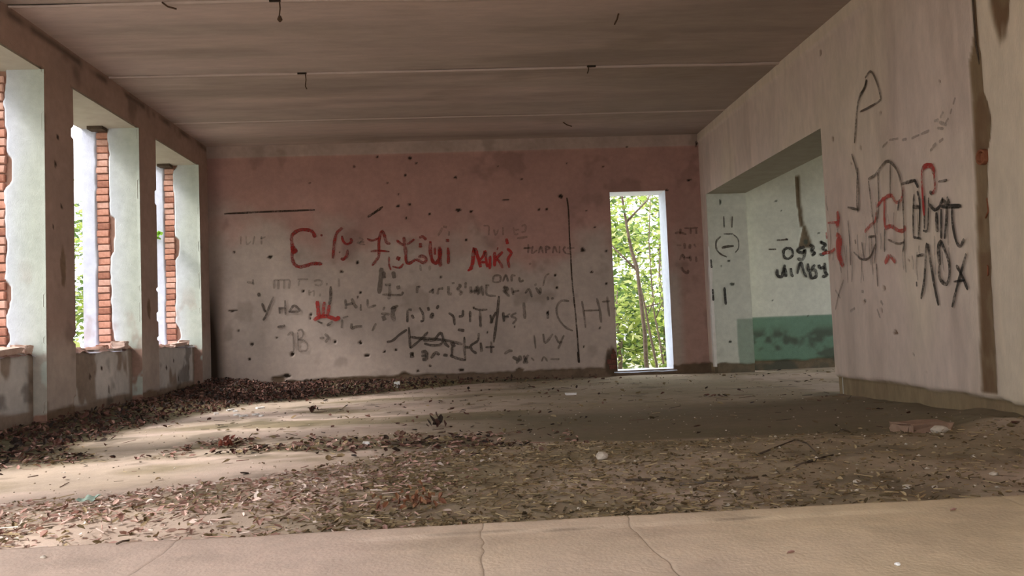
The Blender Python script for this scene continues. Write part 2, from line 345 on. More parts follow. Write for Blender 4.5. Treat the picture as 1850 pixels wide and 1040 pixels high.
# painted marks and holes, in metres on their wall (across, up)
G_BACK = [('red painted letter shaped like a rounded E','red',[(0.0463,[(-2.07,2.093),(-2.1,2.169),(-2.165,2.2),(-2.263,2.207),(-2.338,2.177),(-2.388,2.12),(-2.39,2.037),(-2.381,1.937),(-2.391,1.829),(-2.365,1.737),(-2.293,1.693),(-2.194,1.71),(-2.104,1.732),(-1.981,1.723)]),(0.0674,[(-2.382,1.986),(-2.368,1.936),(-2.329,1.893)]),(0.0296,[(-1.995,2.124),(-1.966,2.118)])]),('red painted letter shaped like an N','red',[(0.038,[(-1.832,1.793),(-1.82,1.917),(-1.804,2.034),(-1.773,2.141),(-1.709,2.202),(-1.696,2.222)]),(0.0338,[(-1.7,2.105),(-1.685,2.03),(-1.637,1.986),(-1.57,2.018),(-1.581,2.068)]),(0.038,[(-1.721,1.797),(-1.692,1.776),(-1.642,1.828),(-1.627,1.911)]),(0.0253,[(-1.747,1.882),(-1.731,1.869)])]),('long row of red painted letters across the middle of the wall','red',[(0.0381,[(-1.298,1.676),(-1.24,1.749),(-1.201,1.811),(-1.196,1.974),(-1.174,2.098),(-1.141,2.148),(-1.112,2.084),(-1.09,1.995),(-1.035,1.968)]),(0.0296,[(-1.355,2.054),(-1.294,2.021),(-1.194,2.055)]),(0.0296,[(-1.311,1.871),(-1.199,1.88),(-1.051,1.862)]),(0.0254,[(-1.059,1.793),(-1.063,1.681),(-1.04,1.605)]),(0.0296,[(-1.02,1.654),(-0.922,1.632),(-0.864,1.686)]),(0.0551,[(-0.96,1.777),(-0.911,1.751)]),(0.0424,[(-0.845,2.062),(-0.842,1.962),(-0.828,1.836),(-0.825,1.722),(-0.783,1.69),(-0.694,1.743)]),(0.0339,[(-0.952,2.022),(-0.886,1.963),(-0.849,1.949)]),(0.0297,[(-0.812,1.948),(-0.735,2.002),(-0.703,2.026)]),(0.0467,[(-0.618,1.967),(-0.62,1.904)]),(0.0424,[(-0.656,1.767),(-0.593,1.783),(-0.545,1.738),(-0.584,1.689),(-0.645,1.722),(-0.694,1.743)]),(0.0383,[(-0.634,2.043),(-0.584,2.054),(-0.536,2.008)]),(0.0467,[(-0.48,1.987),(-0.485,1.849),(-0.464,1.722),(-0.416,1.677),(-0.363,1.757),(-0.358,1.908)]),(0.051,[(-0.346,1.882),(-0.358,1.719),(-0.349,1.63)]),(0.034,[(-0.421,1.897),(-0.424,1.796)]),(0.0468,[(-0.242,2.011),(-0.243,1.967)]),(0.0383,[(-0.24,1.891),(-0.237,1.777),(-0.242,1.658)])]),('smaller bright red painted word on the middle of the wall','bright',[(0.0511,[(0.062,1.566),(0.097,1.665),(0.129,1.866),(0.175,1.738),(0.207,1.598)]),(0.0298,[(0.024,1.554),(0.062,1.578)]),(0.0384,[(0.186,1.687),(0.244,1.748),(0.279,1.823),(0.287,1.709),(0.301,1.595)]),(0.0341,[(0.216,1.674),(0.285,1.665)]),(0.0384,[(0.345,1.757),(0.332,1.569)]),(0.0427,[(0.41,1.806),(0.402,1.604)]),(0.0384,[(0.524,1.808),(0.445,1.729),(0.391,1.642)]),(0.0341,[(0.42,1.742),(0.48,1.652),(0.515,1.575)]),(0.0384,[(0.444,1.855),(0.462,1.848)]),(0.0384,[(0.588,1.85),(0.643,1.785),(0.595,1.698),(0.609,1.578)]),(0.0427,[(0.581,1.99),(0.597,1.913)])]),('small bright red painted mark of three uprights','bright',[(0.0504,[(-2.063,1.215),(-2.053,1.102),(-2.049,0.996)]),(0.042,[(-1.966,1.198),(-1.981,1.099),(-1.984,0.993)]),(0.042,[(-1.901,1.149),(-1.917,1.07),(-1.938,0.992)]),(0.0504,[(-2.116,0.946),(-2.05,0.989),(-1.945,0.999),(-1.88,0.976),(-1.802,0.947),(-1.775,0.992)])]),('faded grey scrawl of block letters under the red letter on the left','faint',[(0.0336,[(-2.642,1.521),(-2.645,1.402)]),(0.0336,[(-2.584,1.519),(-2.587,1.393)]),(0.0252,[(-2.649,1.521),(-2.427,1.52)]),(0.0294,[(-2.506,1.516),(-2.509,1.397)]),(0.0294,[(-2.428,1.513),(-2.444,1.394)]),(0.0252,[(-2.323,1.522),(-2.179,1.517)]),(0.0252,[(-2.297,1.508),(-2.312,1.423)]),(0.0295,[(-2.102,1.488),(-2.036,1.499),(-1.984,1.47),(-2.025,1.425),(-2.09,1.441)]),(0.0253,[(-1.926,1.455),(-1.92,1.422)]),(0.0295,[(-1.76,1.515),(-1.763,1.396)]),(0.0294,[(-2.17,1.371),(-2.166,1.291)]),(0.0252,[(-2.165,1.331),(-2.105,1.349),(-2.107,1.276)]),(0.0252,[(-2.021,1.313),(-2.022,1.273)]),(0.0335,[(-3.013,1.508),(-2.922,1.491)]),(0.0251,[(-2.928,1.544),(-2.923,1.465)])]),('dark scrawled letters beside the small red mark','dark',[(0.0293,[(-2.812,1.21),(-2.788,1.117),(-2.763,1.089)]),(0.0293,[(-2.654,1.296),(-2.723,1.141),(-2.764,1.037),(-2.805,0.973)]),(0.0293,[(-2.58,1.148),(-2.576,1.056)]),(0.0293,[(-2.58,1.129),(-2.489,1.132)]),(0.0293,[(-2.5,1.238),(-2.498,1.04)]),(0.0335,[(-2.452,1.071),(-2.378,1.161),(-2.308,1.085),(-2.451,1.077)]),(0.0379,[(-1.875,1.407),(-1.878,1.267),(-1.901,1.149)]),(0.0335,[(-2.612,0.873),(-2.508,0.889)]),(0.0419,[(-2.854,1.357),(-2.851,1.304)]),(0.0378,[(-1.942,0.866),(-1.855,0.922)]),(0.0252,[(-2.064,0.931),(-2.0,0.902)])]),('thin dark figures 1 and B low on the left of the wall','mid',[(0.0251,[(-2.479,0.756),(-2.413,0.799),(-2.397,0.654),(-2.4,0.523)]),(0.0251,[(-2.341,0.796),(-2.335,0.533)]),(0.0251,[(-2.341,0.81),(-2.289,0.827),(-2.264,0.767),(-2.292,0.709),(-2.331,0.691),(-2.254,0.674),(-2.21,0.607),(-2.231,0.535),(-2.335,0.533)])]),('grey scrawl to the right of the small red mark','mid',[(0.0337,[(-1.677,1.22),(-1.674,1.087)]),(0.0337,[(-1.679,1.141),(-1.573,1.163)]),(0.0463,[(-1.591,1.23),(-1.56,1.149),(-1.523,1.095)]),(0.0253,[(-1.469,1.146),(-1.471,1.053)]),(0.0337,[(-1.375,1.209),(-1.365,1.102),(-1.259,1.125)]),(0.0336,[(-1.73,0.944),(-1.74,0.825)]),(0.0252,[(-1.723,0.964),(-1.644,0.987)]),(0.0379,[(-1.601,0.886),(-1.603,0.82),(-1.543,0.837),(-1.458,0.841)]),(0.0337,[(-1.322,0.769),(-1.266,0.873)]),(0.0336,[(-2.044,0.699),(-1.979,0.703)]),(0.0378,[(-1.971,0.755),(-1.927,0.701),(-1.968,0.637)])]),('thick dark smeared letters left of centre','darkfaint',[(0.0592,[(-1.168,1.641),(-1.187,1.468),(-1.212,1.283)]),(0.0423,[(-1.137,1.586),(-1.133,1.493)]),(0.055,[(-1.011,1.582),(-0.995,1.488)]),(0.0423,[(-1.064,1.397),(-1.069,1.237),(-1.096,1.205)]),(0.0338,[(-1.173,1.268),(-0.923,1.252),(-0.882,1.297)]),(0.038,[(-1.13,1.399),(-1.044,1.403)]),(0.0508,[(-0.972,1.354),(-0.919,1.365)]),(0.059,[(-1.169,0.975),(-1.145,0.908)]),(0.0633,[(-1.007,1.102),(-1.037,0.997),(-1.014,0.89)]),(0.0422,[(-1.195,1.003),(-1.076,0.992)]),(0.0506,[(-1.166,1.081),(-1.14,1.067)]),(0.0338,[(-1.061,1.064),(-0.954,1.107)])]),('faded grey handwriting across the middle of the wall','mid',[(0.0381,[(-0.68,1.37),(-0.69,1.27)]),(0.0297,[(-0.674,1.363),(-0.641,1.355)]),(0.0297,[(-0.524,1.27),(-0.456,1.321)]),(0.0339,[(-0.47,1.322),(-0.472,1.255)]),(0.0339,[(-0.39,1.326),(-0.406,1.239)]),(0.0339,[(-0.39,1.319),(-0.323,1.323)]),(0.0424,[(-0.249,1.354),(-0.253,1.247),(-0.206,1.245)]),(0.0382,[(-0.187,1.405),(-0.181,1.378)]),(0.0382,[(-0.108,1.375),(-0.083,1.341),(-0.124,1.309),(-0.072,1.26),(-0.107,1.221)]),(0.034,[(-0.007,1.399),(-0.017,1.312)]),(0.0425,[(0.057,1.336),(0.06,1.235)]),(0.0425,[(0.107,1.234),(0.151,1.332),(0.154,1.232),(0.211,1.324),(0.226,1.202)]),(0.034,[(0.048,1.269),(0.155,1.272)]),(0.0298,[(0.265,1.348),(0.319,1.34)]),(0.0298,[(0.279,1.348),(0.28,1.214),(0.407,1.189)]),(0.0341,[(0.519,1.319),(0.572,1.297),(0.517,1.259),(0.569,1.216)])]),('dark handwriting on the lower middle of the wall','dark',[(0.0338,[(-0.83,1.042),(-0.836,0.869)]),(0.0338,[(-0.823,1.048),(-0.771,1.04)]),(0.0338,[(-0.773,0.973),(-0.748,0.919)]),(0.0338,[(-0.664,1.069),(-0.614,0.967),(-0.617,0.887),(-0.657,0.876)]),(0.0508,[(-0.481,0.989),(-0.51,0.91)]),(0.0339,[(-0.545,1.071),(-0.533,1.017)]),(0.0339,[(-0.398,1.092),(-0.426,1.04)]),(0.0339,[(-0.262,0.98),(-0.198,0.924),(-0.182,0.804)]),(0.0339,[(-0.061,1.013),(-0.071,0.933),(-0.124,0.922)]),(0.0339,[(0.038,0.995),(0.032,0.835)]),(0.0297,[(0.08,1.034),(0.172,1.004),(0.279,1.006)]),(0.034,[(0.172,0.99),(0.176,0.763)]),(0.0382,[(0.447,1.187),(0.408,0.888),(0.348,0.543)]),(0.034,[(0.316,0.931),(0.338,0.81)]),(0.034,[(0.312,0.811),(0.398,0.968)]),(0.034,[(0.498,0.964),(0.507,0.83)]),(0.0255,[(0.509,0.897),(0.576,0.894)]),(0.0424,[(-0.144,0.742),(-0.052,0.725)])]),('struck-through black scrawled word low on the wall','dark',[(0.0337,[(-1.128,0.609),(-1.048,0.626),(-0.954,0.702),(-0.846,0.77)]),(0.0338,[(-0.818,0.802),(-0.808,0.51)]),(0.0338,[(-0.808,0.51),(-0.679,0.611),(-0.556,0.725)]),(0.038,[(-0.809,0.669),(-0.678,0.644),(-0.454,0.622),(-0.256,0.587),(-0.085,0.534)]),(0.038,[(-0.626,0.609),(-0.454,0.609)]),(0.038,[(-0.467,0.616),(-0.385,0.705),(-0.348,0.624),(-0.323,0.557),(-0.272,0.502)]),(0.0338,[(-0.615,0.569),(-0.497,0.537),(-0.39,0.546),(-0.348,0.611)]),(0.055,[(-0.23,0.58),(-0.206,0.499)]),(0.0338,[(-0.233,0.5),(-0.237,0.381)]),(0.0339,[(-0.055,0.639),(-0.061,0.48),(-0.054,0.307)]),(0.0339,[(-0.06,0.493),(0.02,0.49)]),(0.0339,[(0.147,0.684),(0.129,0.578),(0.034,0.516),(0.045,0.449),(0.109,0.4)]),(0.0381,[(0.168,0.55),(0.177,0.417)]),(0.0297,[(0.232,0.481),(0.359,0.483)]),(0.0339,[(0.315,0.558),(0.309,0.398)]),(0.0548,[(-0.79,0.456),(-0.786,0.377)]),(0.0464,[(-0.658,0.451),(-0.592,0.448),(-0.595,0.356),(-0.648,0.351)]),(0.038,[(-0.66,0.398),(-0.594,0.402)]),(0.0422,[(-0.529,0.36),(-0.46,0.436),(-0.408,0.401)]),(0.0422,[(-0.356,0.399),(-0.296,0.39)]),(0.038,[(-0.263,0.395),(-0.185,0.352),(-0.053,0.313)])]),('large thin dark letters left of the doorway','mid',[(0.0299,[(1.431,1.081),(1.315,1.085),(1.248,0.983),(1.273,0.836),(1.363,0.718),(1.465,0.661)]),(0.0299,[(1.61,1.074),(1.633,0.885),(1.646,0.696)]),(0.0257,[(1.635,0.937),(1.847,0.935)]),(0.0343,[(1.823,1.108),(1.857,0.939),(1.87,0.76)]),(0.03,[(1.972,1.124),(1.976,0.997),(1.99,0.84)]),(0.0257,[(1.894,1.053),(2.011,1.059)]),(0.03,[(2.059,0.952),(2.091,0.951)])]),('thin grey pencilled word above the large letters','mid',[(0.0214,[(0.822,1.848),(0.927,1.845)]),(0.0257,[(0.887,1.899),(0.882,1.772)]),(0.0257,[(0.949,1.875),(0.934,1.771),(1.009,1.81)]),(0.0257,[(1.029,1.767),(1.064,1.861),(1.092,1.765)]),(0.0257,[(1.134,1.764),(1.138,1.858),(1.189,1.836),(1.146,1.81)]),(0.0257,[(1.228,1.761),(1.254,1.855),(1.292,1.769)]),(0.0257,[(1.328,1.863),(1.323,1.757)]),(0.0257,[(1.412,1.849),(1.378,1.808),(1.408,1.754)]),(0.0214,[(1.408,1.754),(1.491,1.741)]),(0.0215,[(1.432,1.827),(1.537,1.824)])]),('faded grey word high on the right of the wall','faint',[(0.0256,[(0.269,2.182),(0.342,2.169),(0.337,2.043)]),(0.0256,[(0.413,2.125),(0.431,2.04),(0.476,2.123)]),(0.0257,[(0.54,2.152),(0.54,2.036)]),(0.03,[(0.687,2.147),(0.704,2.052),(0.756,2.05)]),(0.0257,[(0.706,2.105),(0.769,2.113)]),(0.03,[(0.803,2.154),(0.856,2.174),(0.853,2.089),(0.799,2.07)]),(0.0342,[(0.733,1.988),(0.881,2.004)])]),('faded grey writing under the smaller red word','mid',[(0.0298,[(0.388,1.475),(0.375,1.392),(0.468,1.389),(0.472,1.472),(0.388,1.475)]),(0.0298,[(0.51,1.387),(0.556,1.48),(0.583,1.385)]),(0.0299,[(0.635,1.383),(0.639,1.466),(0.691,1.464)]),(0.0299,[(0.742,1.442),(0.75,1.378),(0.804,1.397)]),(0.0341,[(0.507,1.304),(0.579,1.28),(0.536,1.24),(0.596,1.175)]),(0.0341,[(0.632,1.299),(0.649,1.194)]),(0.0298,[(0.64,1.236),(0.735,1.253)]),(0.0341,[(0.817,1.209),(0.872,1.269),(0.909,1.153)]),(0.0384,[(0.967,1.287),(1.026,1.201),(1.03,1.284)]),(0.0427,[(0.958,1.339),(0.979,1.318)]),(0.0256,[(1.072,1.304),(1.109,1.428),(1.164,1.479)]),(0.0342,[(1.129,1.155),(1.138,1.102)]),(0.0342,[(1.192,1.142),(1.201,1.111)])]),('dark upright strokes and small letters near the tall stroke','mid',[(0.0426,[(0.791,1.084),(0.798,0.854)]),(0.0298,[(0.493,0.95),(0.499,0.824)]),(0.0255,[(0.501,0.887),(0.597,0.935)]),(0.0298,[(0.681,0.942),(0.606,0.903),(0.677,0.859),(0.622,0.788)]),(0.0384,[(1.116,0.946),(1.12,0.842)]),(0.0255,[(0.918,0.621),(0.932,0.433)]),(0.0341,[(1.045,0.636),(1.071,0.51),(1.181,0.631)]),(0.0298,[(1.211,0.609),(1.269,0.502),(1.337,0.604)]),(0.0298,[(1.245,0.42),(1.302,0.522)]),(0.0382,[(0.492,0.378),(0.556,0.417),(0.608,0.415)]),(0.0509,[(0.604,0.332),(0.696,0.287),(0.709,0.349)]),(0.0339,[(0.652,0.237),(0.697,0.297)]),(0.0382,[(0.761,0.346),(0.808,0.23)]),(0.0382,[(0.824,0.354),(0.756,0.233)]),(0.0255,[(0.864,0.311),(0.904,0.268)]),(0.0255,[(1.008,0.253),(1.042,0.314),(1.091,0.25)]),(0.0255,[(1.134,0.279),(1.26,0.274)])]),('faded brown four-line writing right of the doorway','brown',[(0.0303,[(2.98,1.983),(3.05,1.994),(3.145,1.964)]),(0.0303,[(3.066,2.049),(3.055,1.967)]),(0.026,[(3.122,2.054),(3.232,2.05),(3.316,2.054)]),(0.0303,[(3.211,2.044),(3.208,1.968)]),(0.0303,[(3.294,2.041),(3.29,1.966)]),(0.0259,[(2.999,1.818),(3.068,1.809)]),(0.0346,[(3.111,1.842),(3.114,1.759)]),(0.0346,[(3.193,1.825),(3.183,1.757)]),(0.026,[(3.248,1.823),(3.274,1.774)]),(0.0302,[(3.03,1.598),(3.075,1.679),(3.099,1.596)]),(0.0346,[(3.185,1.661),(3.187,1.579)]),(0.0303,[(3.267,1.645),(3.269,1.563)]),(0.0259,[(3.087,1.637),(3.183,1.627)]),(0.0345,[(3.052,1.502),(3.077,1.447),(3.13,1.411),(3.147,1.458)])]),('small dark writing at the left top of the scrawls','faint',[(0.021,[(-3.078,2.147),(-3.081,2.029)]),(0.021,[(-3.009,2.145),(-3.0,2.027),(-2.941,2.072)]),(0.021,[(-2.893,2.141),(-2.919,2.024)]),(0.0252,[(-2.801,2.138),(-2.803,2.02)]),(0.021,[(-2.813,2.103),(-2.743,2.124)]),(0.0254,[(-1.499,2.0),(-1.393,2.008)]),(0.0212,[(-1.473,2.07),(-1.415,2.045),(-1.464,1.987),(-1.382,1.972)]),(0.0254,[(-1.356,2.055),(-1.263,2.016)])]),('thin grey writing in the middle between red words','faint',[(0.0298,[(-0.371,2.059),(-0.305,2.171)]),(0.0341,[(-0.298,2.189),(-0.242,2.175)]),(0.0256,[(-0.213,2.117),(-0.221,2.054)]),(0.0297,[(-0.634,1.666),(-0.625,1.577)]),(0.0297,[(-0.498,1.648),(-0.506,1.579)]),(0.0257,[(0.816,1.842),(0.904,1.846)]),(0.0299,[(0.896,1.637),(0.907,1.611)])])]
G_ALC = [('black handwritten number with a nought,a nine and two threes','black',[(0.0392,[(4.605,1.726),(4.543,1.686),(4.546,1.593),(4.604,1.566),(4.667,1.614),(4.663,1.69),(4.605,1.726)]),(0.0436,[(4.853,1.726),(4.784,1.711),(4.747,1.67),(4.814,1.643),(4.851,1.684),(4.838,1.608),(4.809,1.551),(4.732,1.562)]),(0.0436,[(4.924,1.757),(4.982,1.721),(4.945,1.672),(4.994,1.637),(4.949,1.596)]),(0.0436,[(5.089,1.785),(5.156,1.749),(5.109,1.692),(5.167,1.656),(5.104,1.608),(5.062,1.618)]),(0.0349,[(5.099,1.81),(5.096,1.768)])]),('black handwritten word of six letters below the number','black',[(0.0434,[(4.433,1.421),(4.429,1.337),(4.487,1.31),(4.517,1.385),(4.548,1.484)]),(0.0434,[(4.545,1.434),(4.555,1.308)]),(0.0434,[(4.514,1.334),(4.573,1.324)]),(0.0391,[(4.63,1.431),(4.634,1.347),(4.657,1.304)]),(0.0392,[(4.719,1.344),(4.761,1.477),(4.788,1.492),(4.815,1.374),(4.853,1.289)]),(0.0435,[(4.882,1.489),(4.885,1.388),(4.919,1.387),(4.984,1.469)]),(0.0435,[(4.919,1.387),(4.987,1.385),(4.991,1.3),(4.921,1.278),(4.909,1.371)]),(0.0436,[(5.044,1.467),(5.058,1.416),(5.127,1.43)]),(0.0436,[(5.131,1.489),(5.132,1.363),(5.155,1.311),(5.085,1.289)])]),('small dark arrow beside the hole','dark',[(0.0218,[(4.449,1.837),(4.612,1.84)]),(0.0218,[(4.578,1.856),(4.617,1.838)]),(0.0217,[(4.322,1.71),(4.433,1.706)])])]
G_JAMB = [('thin dark circle with a dash inside it','dark',[(0.0237,[(3.555,1.891),(3.49,1.826),(3.485,1.719),(3.542,1.644),(3.627,1.601)]),(0.017,[(3.733,1.912),(3.797,1.843),(3.797,1.722),(3.746,1.657)]),(0.0186,[(3.597,1.923),(3.733,1.919)]),(0.0339,[(3.56,1.73),(3.628,1.744),(3.731,1.751)]),(0.0212,[(3.611,2.171),(3.609,2.01)]),(0.0212,[(3.733,2.167),(3.717,2.007)])]),('dark upright dashes below the circle','black',[(0.0338,[(3.568,1.182),(3.571,1.049),(3.574,0.936)]),(0.0295,[(3.401,1.162),(3.402,1.002)]),(0.0253,[(3.396,1.575),(3.403,1.455)])])]
G_RIGHT = [('thin dark looped letter high on the right wall','dark',[(0.0243,[(6.539,2.534),(6.413,2.632),(6.386,2.669)]),(0.028,[(6.386,2.669),(6.43,2.604),(6.511,2.571),(6.57,2.474),(6.653,2.196)]),(0.0204,[(6.406,2.686),(6.314,2.712),(6.239,2.622),(6.185,2.475),(6.199,2.435),(6.371,2.429),(6.529,2.435)]),(0.0228,[(6.711,2.116),(6.638,1.939),(6.629,1.753),(6.667,1.599)]),(0.0216,[(6.842,1.672),(6.655,1.62)])]),('tall red painted stroke at the left end of the right wall','redlight',[(0.0526,[(7.044,1.664),(7.029,1.579),(7.078,1.526)]),(0.0598,[(7.086,1.466),(7.014,1.398),(7.044,1.296),(7.023,1.205),(6.981,1.164)]),(0.0601,[(7.06,1.418),(7.078,1.33),(7.053,1.223)]),(0.0228,[(7.238,1.585),(7.025,1.564)]),(0.0232,[(7.283,1.506),(7.274,1.443)]),(0.027,[(7.396,1.316),(7.223,1.314),(7.12,1.334)])]),('thin dark drawn bell shape and uprights','dark',[(0.0223,[(6.451,1.845),(6.327,1.862),(6.203,1.918),(6.125,1.928),(6.034,1.87),(5.973,1.78),(5.941,1.646),(5.951,1.469)]),(0.0189,[(6.3,1.871),(6.313,1.656),(6.346,1.499)]),(0.0164,[(6.104,1.898),(6.135,1.64)]),(0.0182,[(6.852,1.555),(6.846,1.364),(6.857,1.162)]),(0.0213,[(6.619,1.977),(6.656,1.798),(6.679,1.617)]),(0.0172,[(6.453,1.832),(6.421,1.537),(6.395,1.314),(6.443,1.141)]),(0.021,[(6.783,1.271),(6.646,1.194),(6.504,1.202),(6.397,1.301)]),(0.0176,[(6.627,1.34),(6.603,1.197)]),(0.0193,[(6.511,1.369),(6.402,1.363)]),(0.0251,[(6.74,1.374),(6.73,1.337)]),(0.0167,[(6.24,1.404),(6.263,1.22)]),(0.0182,[(6.2,1.313),(6.058,1.264),(5.963,1.266)]),(0.016,[(5.951,1.469),(5.963,1.266),(5.995,1.193)]),(0.0171,[(6.417,1.139),(6.413,0.948)])]),('red painted square letters in the middle of the right wall','redlight',[(0.0276,[(6.575,1.418),(6.501,1.451),(6.386,1.491),(6.365,1.556)]),(0.033,[(6.236,1.644),(6.158,1.657),(6.097,1.647)]),(0.0302,[(6.347,1.594),(6.29,1.626),(6.224,1.642),(6.24,1.51),(6.238,1.417)]),(0.0325,[(6.239,1.41),(6.138,1.41),(6.046,1.366),(5.964,1.356),(5.948,1.392)]),(0.0258,[(6.098,1.64),(6.044,1.586),(5.97,1.6),(5.937,1.684)]),(0.0433,[(6.203,1.187),(6.274,1.127)]),(0.0295,[(6.191,1.186),(6.112,1.12)])]),('red painted arch on the right part of the wall','bright',[(0.0361,[(5.672,1.746),(5.646,1.778),(5.583,1.783),(5.534,1.755),(5.519,1.704)]),(0.0238,[(5.519,1.704),(5.52,1.609),(5.556,1.567)]),(0.0244,[(5.672,1.746),(5.678,1.6),(5.676,1.429)])]),('black square letters beside the red arch','black',[(0.0251,[(5.957,1.713),(5.841,1.71),(5.752,1.706)]),(0.0247,[(5.775,1.704),(5.737,1.648)]),(0.031,[(5.83,1.517),(5.722,1.497)]),(0.0218,[(5.797,1.609),(5.827,1.451),(5.841,1.297)]),(0.0216,[(5.751,1.625),(5.73,1.523),(5.771,1.27)]),(0.0186,[(5.846,1.291),(5.738,1.266)]),(0.027,[(5.594,1.592),(5.555,1.57)]),(0.0182,[(5.609,1.552),(5.646,1.328),(5.71,1.324)]),(0.0183,[(5.66,1.573),(5.687,1.333)]),(0.0175,[(5.476,1.642),(5.369,1.634)]),(0.0193,[(5.994,1.604),(6.028,1.519)])]),('thick black scrawled letters at the right end of the wall','black',[(0.0268,[(5.604,1.503),(5.538,1.451),(5.466,1.469)]),(0.0262,[(5.477,1.459),(5.442,1.501),(5.369,1.466),(5.382,1.52)]),(0.0288,[(5.466,1.464),(5.241,1.432)]),(0.0356,[(5.53,1.432),(5.536,1.29)]),(0.0262,[(5.398,1.459),(5.421,1.346),(5.453,1.233)]),(0.0235,[(5.468,1.446),(5.492,1.238)]),(0.0256,[(5.343,1.439),(5.346,1.324),(5.322,1.207),(5.28,1.162),(5.23,1.207)]),(0.0205,[(5.44,1.524),(5.455,1.479)])]),('tall thin black zigzag letters low on the right of the wall','black',[(0.0273,[(5.79,0.822),(5.729,0.971),(5.668,1.222),(5.634,1.061),(5.61,0.916),(5.576,0.766)]),(0.0384,[(5.484,1.225),(5.53,1.171),(5.523,1.052)]),(0.0293,[(5.485,1.213),(5.414,1.066),(5.427,0.952),(5.47,0.914),(5.534,0.959),(5.533,1.053)]),(0.0256,[(5.411,0.749),(5.339,0.889),(5.214,1.105)]),(0.0254,[(5.332,1.037),(5.275,0.959),(5.223,0.86)]),(0.017,[(5.372,0.925),(5.243,0.928)]),(0.0216,[(5.818,1.145),(5.72,1.148)]),(0.0187,[(5.841,0.954),(5.841,0.917)])]),('faint grey scribble rising to the right above the letters','faint',[(0.0195,[(6.097,2.09),(5.962,2.07)]),(0.0221,[(5.908,2.045),(5.845,2.038)]),(0.0185,[(5.78,2.026),(5.673,2.028)]),(0.0211,[(5.653,2.027),(5.544,2.027)]),(0.0236,[(5.478,2.08),(5.421,2.071)]),(0.0232,[(5.419,2.057),(5.33,2.011)]),(0.0237,[(5.518,1.899),(5.467,1.916)]),(0.0234,[(5.435,1.918),(5.38,1.929)]),(0.0233,[(5.4,2.08),(5.358,2.116)]),(0.0173,[(5.343,2.028),(5.303,2.054)]),(0.0172,[(5.291,2.079),(5.272,2.111)]),(0.017,[(5.252,2.133),(5.223,2.174)]),(0.0176,[(5.455,2.024),(5.378,1.999)]),(0.0199,[(6.203,2.057),(6.118,2.08)]),(0.0179,[(5.554,1.882),(5.519,1.894)])]),('faint dark cross and curve low on the left of the right wall','faint',[(0.0264,[(6.997,1.04),(7.11,0.912),(7.193,0.779)]),(0.0227,[(7.169,0.96),(7.082,0.88)]),(0.0255,[(6.909,0.757),(6.815,0.783)]),(0.0237,[(6.375,0.831),(6.34,0.796)]),(0.0246,[(6.646,0.849),(6.606,0.836)]),(0.0248,[(6.68,0.923),(6.638,0.916)]),(0.0204,[(6.436,0.766),(6.392,0.69)])]),('faint dark runs of paint hanging below the scrawls','faint',[(0.0198,[(5.977,1.291),(5.98,1.162),(5.977,1.032)]),(0.02,[(7.213,1.594),(7.213,1.417),(7.253,1.245)]),(0.0167,[(6.23,1.57),(6.25,1.468),(6.245,1.362)]),(0.0135,[(6.658,1.276),(6.659,1.135),(6.688,0.997)]),(0.0191,[(5.951,1.586),(5.958,1.549),(5.953,1.51)]),(0.018,[(5.408,1.168),(5.411,1.103),(5.405,1.038)]),(0.0225,[(6.824,1.278),(6.823,1.144),(6.846,1.013)]),(0.0117,[(6.435,1.645),(6.445,1.587),(6.428,1.525)]),(0.0163,[(7.294,1.479),(7.289,1.386),(7.298,1.294)]),(0.0119,[(6.551,1.495),(6.545,1.364),(6.583,1.237)]),(0.0179,[(5.766,1.219),(5.77,1.18),(5.757,1.14)]),(0.0239,[(7.231,1.842),(7.247,1.773),(7.216,1.697)]),(0.0129,[(5.489,1.146),(5.493,1.074),(5.485,1.002)]),(0.0225,[(7.038,1.41),(7.068,1.26),(7.036,1.105)]),(0.0233,[(7.05,1.644),(7.066,1.518),(7.041,1.388)]),(0.0124,[(6.091,1.516),(6.107,1.443),(6.104,1.366)]),(0.0107,[(5.875,1.158),(5.864,1.101),(5.872,1.046)]),(0.0197,[(6.352,1.595),(6.361,1.482),(6.364,1.369)]),(0.0183,[(7.181,1.328),(7.168,1.277),(7.187,1.228)]),(0.018,[(5.802,1.173),(5.821,1.067),(5.813,0.96)]),(0.017,[(6.948,1.345),(6.934,1.259),(6.932,1.177)]),(0.0162,[(5.397,1.352),(5.403,1.267),(5.408,1.182)]),(0.0217,[(6.349,1.64),(6.342,1.552),(6.347,1.466)]),(0.0132,[(6.178,1.516),(6.169,1.465),(6.158,1.413)]),(0.0186,[(6.475,1.325),(6.481,1.189),(6.482,1.051)]),(0.0165,[(6.467,1.366),(6.463,1.29),(6.459,1.214)]),(0.0177,[(6.629,1.257),(6.656,1.134),(6.638,1.008)]),(0.0207,[(6.702,1.413),(6.706,1.31),(6.696,1.207)]),(0.0201,[(6.496,1.402),(6.509,1.27),(6.496,1.135)]),(0.0185,[(5.567,1.268),(5.579,1.13),(5.583,0.989)]),(0.0176,[(6.907,1.345),(6.913,1.178),(6.92,1.01)]),(0.0155,[(5.762,1.534),(5.767,1.41),(5.777,1.288)]),(0.0179,[(5.976,1.276),(5.999,1.165),(5.998,1.054)]),(0.0182,[(6.308,1.376),(6.306,1.308),(6.322,1.244)])])]
GOUGES = [('long level gouged line on the upper left of the wall','gouge',[(0.0253,[(-3.299,2.463),(-2.659,2.474),(-2.061,2.478)])]),('short slanting gouge above the red row','gouge',[(0.034,[(-1.34,2.355),(-1.231,2.421),(-1.121,2.495)])]),('long thin upright crack left of the doorway','gouge',[(0.0206,[(1.461,2.541),(1.477,2.359),(1.475,1.966),(1.481,1.731),(1.483,1.418),(1.5,1.105),(1.518,0.794),(1.528,0.483),(1.539,0.212)]),(0.0341,[(1.523,0.367),(1.531,0.212)])])]
